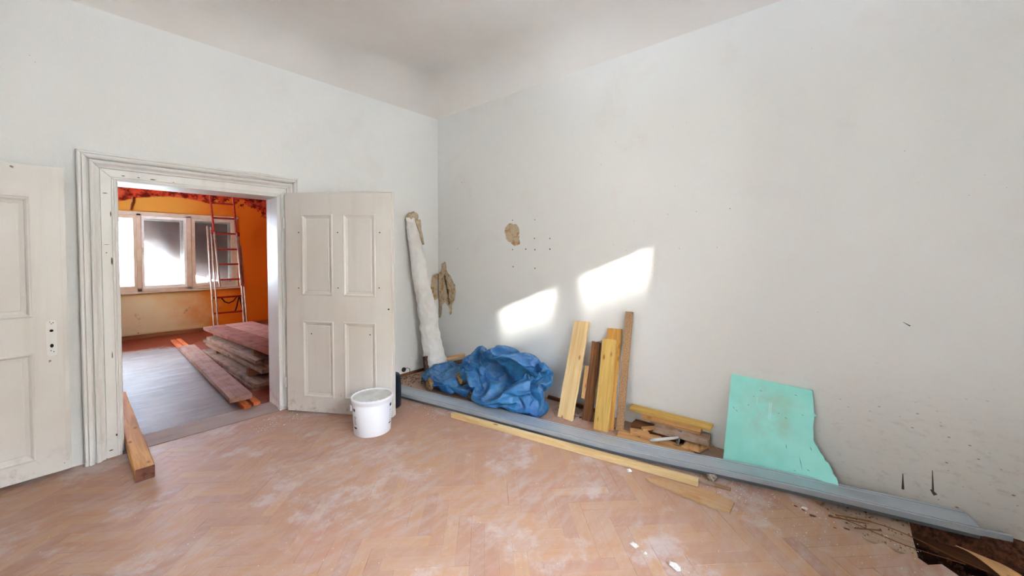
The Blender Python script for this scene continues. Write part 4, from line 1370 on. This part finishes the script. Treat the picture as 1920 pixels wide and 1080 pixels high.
# ------------------------------------------------------------------ crumpled sheets
def crease(p, cell, seed):
    """folded-paper relief: every Voronoi cell has its own fold direction"""
    q = p / cell + Vector((seed, seed * .37, seed * .71))
    d, pts = noise.voronoi(q)
    edge_ = min(1.0, (d[1] - d[0]) * 2.2)
    h = noise.cell_vector(pts[0] * 3.17 + Vector((seed, 0, 0)))
    dirv = Vector((h[0] - .5, h[1] - .5, h[2] - .5))
    if dirv.length < 1e-4: dirv = Vector((1, 0, 0))
    dirv.normalize()
    s_ = (q - pts[0]).dot(dirv) * (1.6 + 1.2 * h[0])
    tri_ = abs((s_ % 1.0) - .5) * 2 - .5
    return edge_ * tri_ + (d[1] - d[0]) * .6 - .3

def lump(name, c, base, parent, mat, sub=5, amps=((.30, .035), (.12, .022), (.05, .008)), zmin=.001, seed=1.0, group=None):
    """crumpled closed sheet; base(dir) -> distance from c before creasing"""
    bm = bmesh.new()
    bmesh.ops.create_icosphere(bm, subdivisions=sub, radius=1.0)
    c = Vector(c)
    for v in bm.verts:
        d = v.co.normalized()
        r = base(d)
        p = c + d * r
        wv = noise.noise_vector(p * 4.0 + Vector((seed, 0, 0))) * .05
        dis = sum(a * crease(p + wv, cl, seed + i * 3.3) for i, (cl, a) in enumerate(amps))
        dis += .05 * noise.noise(p * 5.5 + Vector((seed, 5, 1)))
        p = p + d * dis
        zf = zmin(p) if callable(zmin) else zmin
        if p.z < zf:
            p.z = zf + .004 * abs(noise.noise(p * 25))
        xm = xr(p.y) - .006
        if p.x > xm: p.x = xm - .003 * abs(noise.noise(p * 20))
        if p.y > YD - .006: p.y = YD - .006
        v.co = p
    bm.verts.ensure_lookup_table()
    g = G().add([v.co.copy() for v in bm.verts], [tuple(v.index for v in f.verts) for f in bm.faces])
    bm.free()
    o = build(name, g, mat, parent, smooth=True)
    md = o.modifiers.new('es', 'EDGE_SPLIT'); md.split_angle = math.radians(48)
    return o

def over_profile(p):
    # keep the sheet above the metal profile it overlaps
    best, bx = 1e9, None
    for i in range(0, len(sp), 3):
        d_ = (p.x - sp[i][0]) ** 2 + (p.y - sp[i][1]) ** 2
        if d_ < best: best, bx = d_, sp[i]
    return .068 if best < .105 ** 2 else .001

def ell(rx, ry, rz, px=2.4):
    def f(d):
        return 1.0 / ((abs(d.x) / rx) ** px + (abs(d.y) / ry) ** px + (abs(d.z) / rz) ** px) ** (1 / px)
    return f
tarp = empty('blue_tarp', (2.88, 2.6, 0), 'big crumpled blue tarpaulin bundle heaped between the white roll and the planks', 'tarpaulin')
t2 = empty('blue_tarp', (2.7, 3.3, 0), 'smaller blue tarpaulin scrap spilling debris, at the foot of the white roll', 'tarpaulin')

def ball(name, c, r, sub, jit=0.0, seed=0.0):
    bm = bmesh.new()
    bmesh.ops.create_icosphere(bm, subdivisions=sub, radius=1)
    for v in bm.verts:
        d = v.co.normalized()
        k = 1 + jit * noise.noise(d * 1.8 + Vector((seed, 0, 0)))
        v.co = Vector(c) + Vector((d.x * r[0], d.y * r[1], d.z * r[2])) * k
    me = bpy.data.meshes.new(name)
    bm.to_mesh(me); bm.free()
    o = bpy.data.objects.new(name, me)
    C.objects.link(o)
    return o
def collider(o):
    m = o.modifiers.new('c', 'COLLISION')
    m.settings.thickness_outer = .006
    m.settings.cloth_friction = 15
    return o
def tmp(name, g):
    me = bpy.data.meshes.new(name)
    me.from_pydata([tuple(v) for v in g.v], [], g.f)
    o = bpy.data.objects.new(name, me)
    C.objects.link(o)
    return collider(o)
def cloth(o, shrink, bend, pin=None):
    m = o.modifiers.new('cl', 'CLOTH')
    q = m.settings
    q.quality = 6; q.mass = .15
    q.tension_stiffness = q.compression_stiffness = 20
    q.shear_stiffness = 10; q.bending_stiffness = bend
    q.shrink_min = q.shrink_max = shrink
    q.air_damping = 2
    if pin: q.vertex_group_mass = pin
    k = m.collision_settings
    k.use_collision = True; k.collision_quality = 3; k.distance_min = .005
    k.use_self_collision = True; k.self_distance_min = .005
    m.point_cache.frame_start = 1; m.point_cache.frame_end = 60
    return o
cols = [tmp('c_floor', G().box((1, 1, -.5), (5, 6, 0))), tmp('c_wall', G().cells(RO, RW, Zup, RN, [-1, 5], [-1, 3], lambda i, j: True, .5)),
        tmp('c_wall2', G().box((0, YD, -1), (5, YD + .5, 3)))]
vv, ff = sweep(sp[4:50], [(-.088, .0), (-.088, .066), (.092, .066), (.092, 0)], True)
cols.append(tmp('c_prof', G().add(vv, ff)))
cols.append(collider(ball('c_core', (2.93, 2.66, .21), (.17, .30, .235), 3, .3, 2)))
cols.append(collider(ball('c_core', (2.72, 2.28, .14), (.13, .14, .085), 3, .3, 4)))
cols.append(collider(ball('c_core', (2.78, 3.20, .10), (.09, .15, .11), 3, .4, 6)))
cols.append(collider(ball('c_core', (2.62, 3.45, .05), (.05, .07, .07), 2, .3, 7)))
cloths = [(cloth(ball('t', (2.83, 2.50, .37), (.26, .43, .28), 6, .2, 14), -.54, .04), tarp),
          (cloth(ball('t', (2.72, 3.27, .19), (.17, .29, .14), 5, .3, 9), -.52, .04), t2)]
cl = [(2.925, 3.72, 0.0), (2.90, 3.76, .12), (2.885, 3.80, .30), (2.87, 3.85, .55), (2.845, 3.885, .85), (2.80, 3.92, 1.15), (2.765, 3.945, 1.42), (2.735, 3.96, 1.62), (2.71, 3.968, 1.80), (2.705, 3.975, 1.92)]
wd = [.185, .165, .142, .128, .120, .110, .100, .092, .082, .072]
def roll_mesh(seg, N, k_r, relief, hollow=False):
    vv, ff = [], []
    for i in range(N + 1):
        t = i / N * (len(cl) - 1)
        k = min(int(t), len(cl) - 2); u = t - k
        p = Vector(cl[k]).lerp(Vector(cl[k + 1]), u)
        r_ = (wd[k] * (1 - u) + wd[k + 1] * u) * k_r
        for j in range(seg):
            a = 2 * PI * j / seg
            d = Vector((math.cos(a), math.sin(a) * .72, 0))
            q = p + d * r_
            if relief:
                q = q + d * (.010 * crease(Vector((q.x, q.y, q.z * .45)), .13, 21.0) + .02 * noise.noise(Vector((q.x * 4, q.y * 4, q.z * 2.2))))
            q.y = min(q.y, YD - (.012 if relief else .03))
            q.z = max(q.z, .012 if relief else .02)
            vv.append(q)
    for i in range(N):
        for j in range(seg):
            ff.append((i * seg + j, i * seg + (j + 1) % seg, (i + 1) * seg + (j + 1) % seg, (i + 1) * seg + j))
    if not relief:
        ff.append(tuple(range(seg - 1, -1, -1))); ff.append(tuple(N * seg + j for j in range(seg)))
    return G().add(vv, ff)
cols.append(tmp('c_roll', roll_mesh(24, 24, .78, False)))
gr = roll_mesh(44, 80, .96, True)
me = bpy.data.meshes.new('r'); me.from_pydata([tuple(v) for v in gr.v], [], gr.f)
ro = bpy.data.objects.new('r', me); C.objects.link(ro)
vg = ro.vertex_groups.new(name='pin')
vg.add(list(range(44 * 76, 44 * 81)), 1.0, 'REPLACE')
vg.add(list(range(44 * 56, 44 * 76)), .25, 'REPLACE')
cloths.append((cloth(ro, -.16, .15, 'pin'), None))
sc_ = bpy.context.scene
for f_ in range(1, 37):
    sc_.frame_set(f_)
dg = bpy.context.evaluated_depsgraph_get()
for o, par in cloths:
    me = bpy.data.meshes.new_from_object(o.evaluated_get(dg))
    g = G().add([v.co.copy() for v in me.vertices], [tuple(p.vertices) for p in me.polygons])
    for v in g.v:
        v.z = max(v.z, .0015)
        v.x = min(v.x, xr(v.y) - .002)
    bpy.data.objects.remove(o)
    if par is None:
        for v in g.v: v.y = min(v.y, YD - .003)
        ROLLG = g
        continue
    build('sheet', g, M['tarp'], par, smooth=True, sub=1)
for o in cols:
    bpy.data.objects.remove(o)
sc_.frame_set(1)

def rock(name, c, r, mat, lab, cat, parent=None, seed=1.0, sub=3, sq=(1, 1, 1), **k):
    bm = bmesh.new()
    bmesh.ops.create_icosphere(bm, subdivisions=sub, radius=1.0)
    c = Vector(c)
    for v in bm.verts:
        d = v.co.normalized()
        am = 2.0 if r < .03 else 1.0
        rr = r * (1 + .35 * am * noise.noise(d * 1.6 + Vector((seed, 0, 0))) + .18 * am * noise.noise(d * 4 + Vector((seed, 3, 0))))
        v.co = c + Vector((d.x * sq[0], d.y * sq[1], d.z * sq[2])) * rr
    g = G().add([v.co.copy() for v in bm.verts], [tuple(v.index for v in f.verts) for f in bm.faces])
    bm.free()
    return build(name, g, mat, parent, label=lab, cat=cat, **k)
rock('rubble_lump', (2.66, 3.03, .18), .065, M['rubble'], 'brown rubble lump showing in the dip between the two blue tarps', 'rubble', seed=3, sq=(.8, 1, 1))
rock('rubble_lump', (2.50, 3.36, .09), .055, M['rubble'], 'greyish rubble lump poking through the smaller blue tarp', 'rubble', seed=6, sq=(.7, 1, 1.2))
rock('rubble_lump', (2.62, 2.82, .06), .05, m_simple('grey_rubble', (120, 108, 92), .95, .1, 0, (80, 70, 58), 30, .4), 'grey debris lump at the torn front edge of the blue tarps', 'rubble', seed=9, sq=(1, 1, .8))
board('wood_scrap', (2.90, 3.55, .235), (3.06, 3.42, .265), .07, .03, M['offcut'], label='small orange wood scrap sticking up behind the smaller blue tarp', cat='offcut')
board('wood_scrap', (2.95, 3.50, .175), (3.08, 3.40, .195), .06, .035, M['oldbrown'], label='dark wood scrap just under the orange scrap behind the tarp', cat='offcut')

# white roll leaning in the corner
roll = empty('white_fleece_roll', (2.85, 3.8, 0), 'tall white fleece-wrapped roll, tied at the top, leaning beside the room corner', 'fabric roll')
build('fleece_wrap', ROLLG, M['fleece'], roll, smooth=True, sub=1)
lump('tied_top', (2.712, 3.965, 1.93), ell(.072, .060, .065), roll, M['fleecetop'], sub=4, seed=41.0, amps=((.09, .018), (.035, .008)))
g = G()
vv, ff = [], []
for i in range(15):
    u = i / 14
    ctr = Vector((2.735 + .075 * u, 3.905 - .01 * u, 1.90 - .30 * u))
    w_ = .030 * (1 - u) + .006
    for j in range(5):
        s_ = (j / 4 - .5) * 2
        vv.append(ctr + Vector((s_ * w_, -.012 * (1 - s_ * s_) + .006 * math.sin(9 * u + j), 0)))
for i in range(14):
    for j in range(4):
        a = i * 5 + j
        ff.append((a, a + 1, a + 6, a + 5))
ft = build('loose_flap', G().add(vv, ff), M['fleecetop'], roll, smooth=True)
md = ft.modifiers.new('sol', 'SOLIDIFY'); md.thickness = .004
board('rusty_stub', (2.735, 3.74, .0), (2.745, 3.80, .26), .05, .04, m_simple('rusty_brown', (112, 84, 74), .85, .2, 0, (84, 58, 50), 20), z=(0, -1, .2), label='rusty brown stub standing beside the foot of the white roll', cat='post')

# wall socket box with wires and chips behind it
g = G().tube([(2.63, YD - .002, .075), (2.63, YD - .012, .075)], .028, 16)
so_ = build('socket_box', g, M['joint'], label='old round socket box low on the wall behind the door', cat='socket')
build('wire', G().tube([(2.63, YD - .010, .07), (2.65, YD - .04, .10), (2.69, YD - .05, .08), (2.70, YD - .03, .03)], .003, 6), M['hole'], so_)

# ------------------------------------------------------------------ crumbs
def crumb_object(name, c, r, mat, lab, seed, sq=(1, 1, .5)):
    return rock(name, (c[0], c[1], r * sq[2] * .85), r, mat, lab, 'debris', seed=seed, sub=2, sq=sq)
crumb_object('plaster_lump', (1.86, .597), .020, M['crumb'], 'white plaster lump nearest to the viewer on the parquet', 3, (1.0, 1.4, .5))
crumb_object('plaster_lump', (1.865, .80), .014, M['crumb'], 'flattish white plaster flake in the middle of the parquet', 5, (.9, 1.7, .4))
crumb_object('plaster_lump', (1.85, .735), .008, M['crumb'], 'tiny plaster bit beside the flattish white flake', 8)
crumb_object('plaster_lump', (2.48, 1.105), .014, M['crumb'], 'small white plaster lump beside the long pine lath', 11, (1, 1.1, .8))
crumb_object('plaster_lump', (2.745, .655), .026, m_simple('grey_crumpled', (196, 184, 166), .9, .1, 0, (130, 116, 96), 60), 'crumpled greyish lump between the wood strip and the metal profile', 14, (1, 1.2, .9))
crumb_object('plaster_lump', (2.79, .165), .014, M['crumb'], 'white plaster lump under the metal profile near the torn-up floor', 17)
def crumbs(n, box, smin, smax, mat, name, lab, z=0.0, dens=None):
    g = G()
    k = 0
    while k < n:
        x, y = random.uniform(box[0], box[1]), random.uniform(box[2], box[3])
        if dens and random.random() > dens(x, y):
            continue
        k += 1
        s_ = random.uniform(smin, smax)
        vv = [(x + random.uniform(-s_, s_), y + random.uniform(-s_, s_), z + random.uniform(0, s_ * .8)) for _ in range(4)]
        g.add([(x - s_, y - s_ * .5, z), (x + s_, y - s_ * .3, z), (x + s_ * .2, y + s_, z), (x + random.uniform(-.3, .3) * s_, y, z + s_ * .9)], [(0, 1, 3), (1, 2, 3), (2, 0, 3), (0, 2, 1)])
    build(name, g, mat, label=lab, cat='debris', kind='stuff')
random.seed(11)
crumbs(420, (.2, 2.75, .3, 3.6), .0012, .0035, M['crumb'], 'plaster_dust_crumbs', 'fine white plaster crumbs scattered over the parquet')
crumbs(260, (2.45, 2.85, -.3, .75), .002, .006, M['crumb'], 'plaster_crumbs', 'white crumbs gathered beside the torn-up floor edge', dens=lambda x, y: 1 if x > 2.72 - (y) * .15 else .25)
crumbs(90, (2.1, 2.35, 2.75, 3.5), .002, .006, M['crumb'], 'plaster_crumbs', 'white crumbs along the metal profile near the door')
crumbs(110, (2.45, 2.80, 3.65, 4.0), .004, .016, M['rubble'], 'wood_chips', 'brown wood chips on the floor behind the open door')
crumbs(70, (3.0, 3.2, 1.45, 2.1), .003, .010, M['crumbbrown'], 'brown_crumbs', 'brown crumbs behind the leaning planks')
crumbs(60, (.98, 1.35, 3.65, 3.95), .003, .007, M['crumb'], 'plaster_crumbs', 'a few crumbs at the foot of the open door', dens=lambda x, y: .3)
crumbs(160, (2.72, 3.2, -.29, .1), .003, .009, M['rubble'], 'grit', 'brown grit on the bare subfloor board', z=-.014)
crumbs(130, (1.25, 2.2, 4.40, 4.7), .004, .02, M['crumbbrown'], 'brick_rubble', 'red-brown rubble beside the formwork stack behind the jamb', z=-.008)
g = G()
for (x, y, r_) in ((2.78, .17, .010), (2.75, .13, .014), (2.74, -.02, .010), (2.80, -.02, .006), (2.82, .05, .008), (2.79, .21, .008), (2.71, .03, .006)):
    g.prism([Vector((x + r_ * math.cos(2 * PI * k / 9) * random.uniform(.5, 1.1), y + 1.5 * r_ * math.sin(2 * PI * k / 9) * random.uniform(.5, 1.1), .0012)) for k in range(9)], (0, 0, 1), .001)
build('dark_stains', g, m_simple('oxblood_stain', (104, 48, 36), .5), floor, kind='stuff')

# bits in the torn-up strip
g = G()
vv, ff = [], []
for i in range(13):
    u = i / 12
    x = 2.975 - .20 * u ** 1.5
    y = -.50 - .16 * u
    for s_ in (-1, 1):
        vv.append((x + s_ * .012 * (1.2 - u), y + s_ * (.055 + .01 * u), -.022 + .03 * u * (1 - u)))
for i in range(12):
    ff.append((2 * i, 2 * i + 2, 2 * i + 3, 2 * i + 1))
o = build('veneer_strip', G().add(vv, ff), M['offcut'], None, frame_m((2.88, -.56, -.03), (-.8, -.5, 0)), label='curled orange veneer strip bridging the dark floor gap', cat='veneer')
md = o.modifiers.new('sol', 'SOLIDIFY'); md.thickness = .004
random.seed(5)
for k, (p0, p1, lab) in enumerate((((2.86, -.02, .004), (2.83, -.52, .002), 'thin dark wire lying over the floor gap, upper one'), ((2.80, .02, .004), (2.78, -.45, .001), 'thin dark wire lying over the floor gap, lower one'))):
    pts = []
    for i in range(16):
        u = i / 15
        p = Vector(p0).lerp(Vector(p1), u) + Vector((.03 * math.sin(5 * u + k * 2), 0, .012 * math.sin(PI * u)))
        pts.append(p)
    build('wire', G().tube(pts, .0022, 6), M['crumbbrown'], label=lab, cat='wire', group='wires at the torn-up floor')
for k, (x0, y0, x1, y1) in enumerate(((2.80, .06, 2.86, -.10), (2.84, .03, 2.90, -.12), (2.77, -.05, 2.84, -.16))):
    board('twig', (x0, y0, .001), (x1, y1, .001), .008, .006, M['oldbrown'], label='splintered dark stick on the bare floor edge, ' + ('nearest the metal profile' if k == 1 else 'between the wires' if k == 0 else 'furthest from the wall'), cat='stick', group='dark sticks at the torn-up floor')
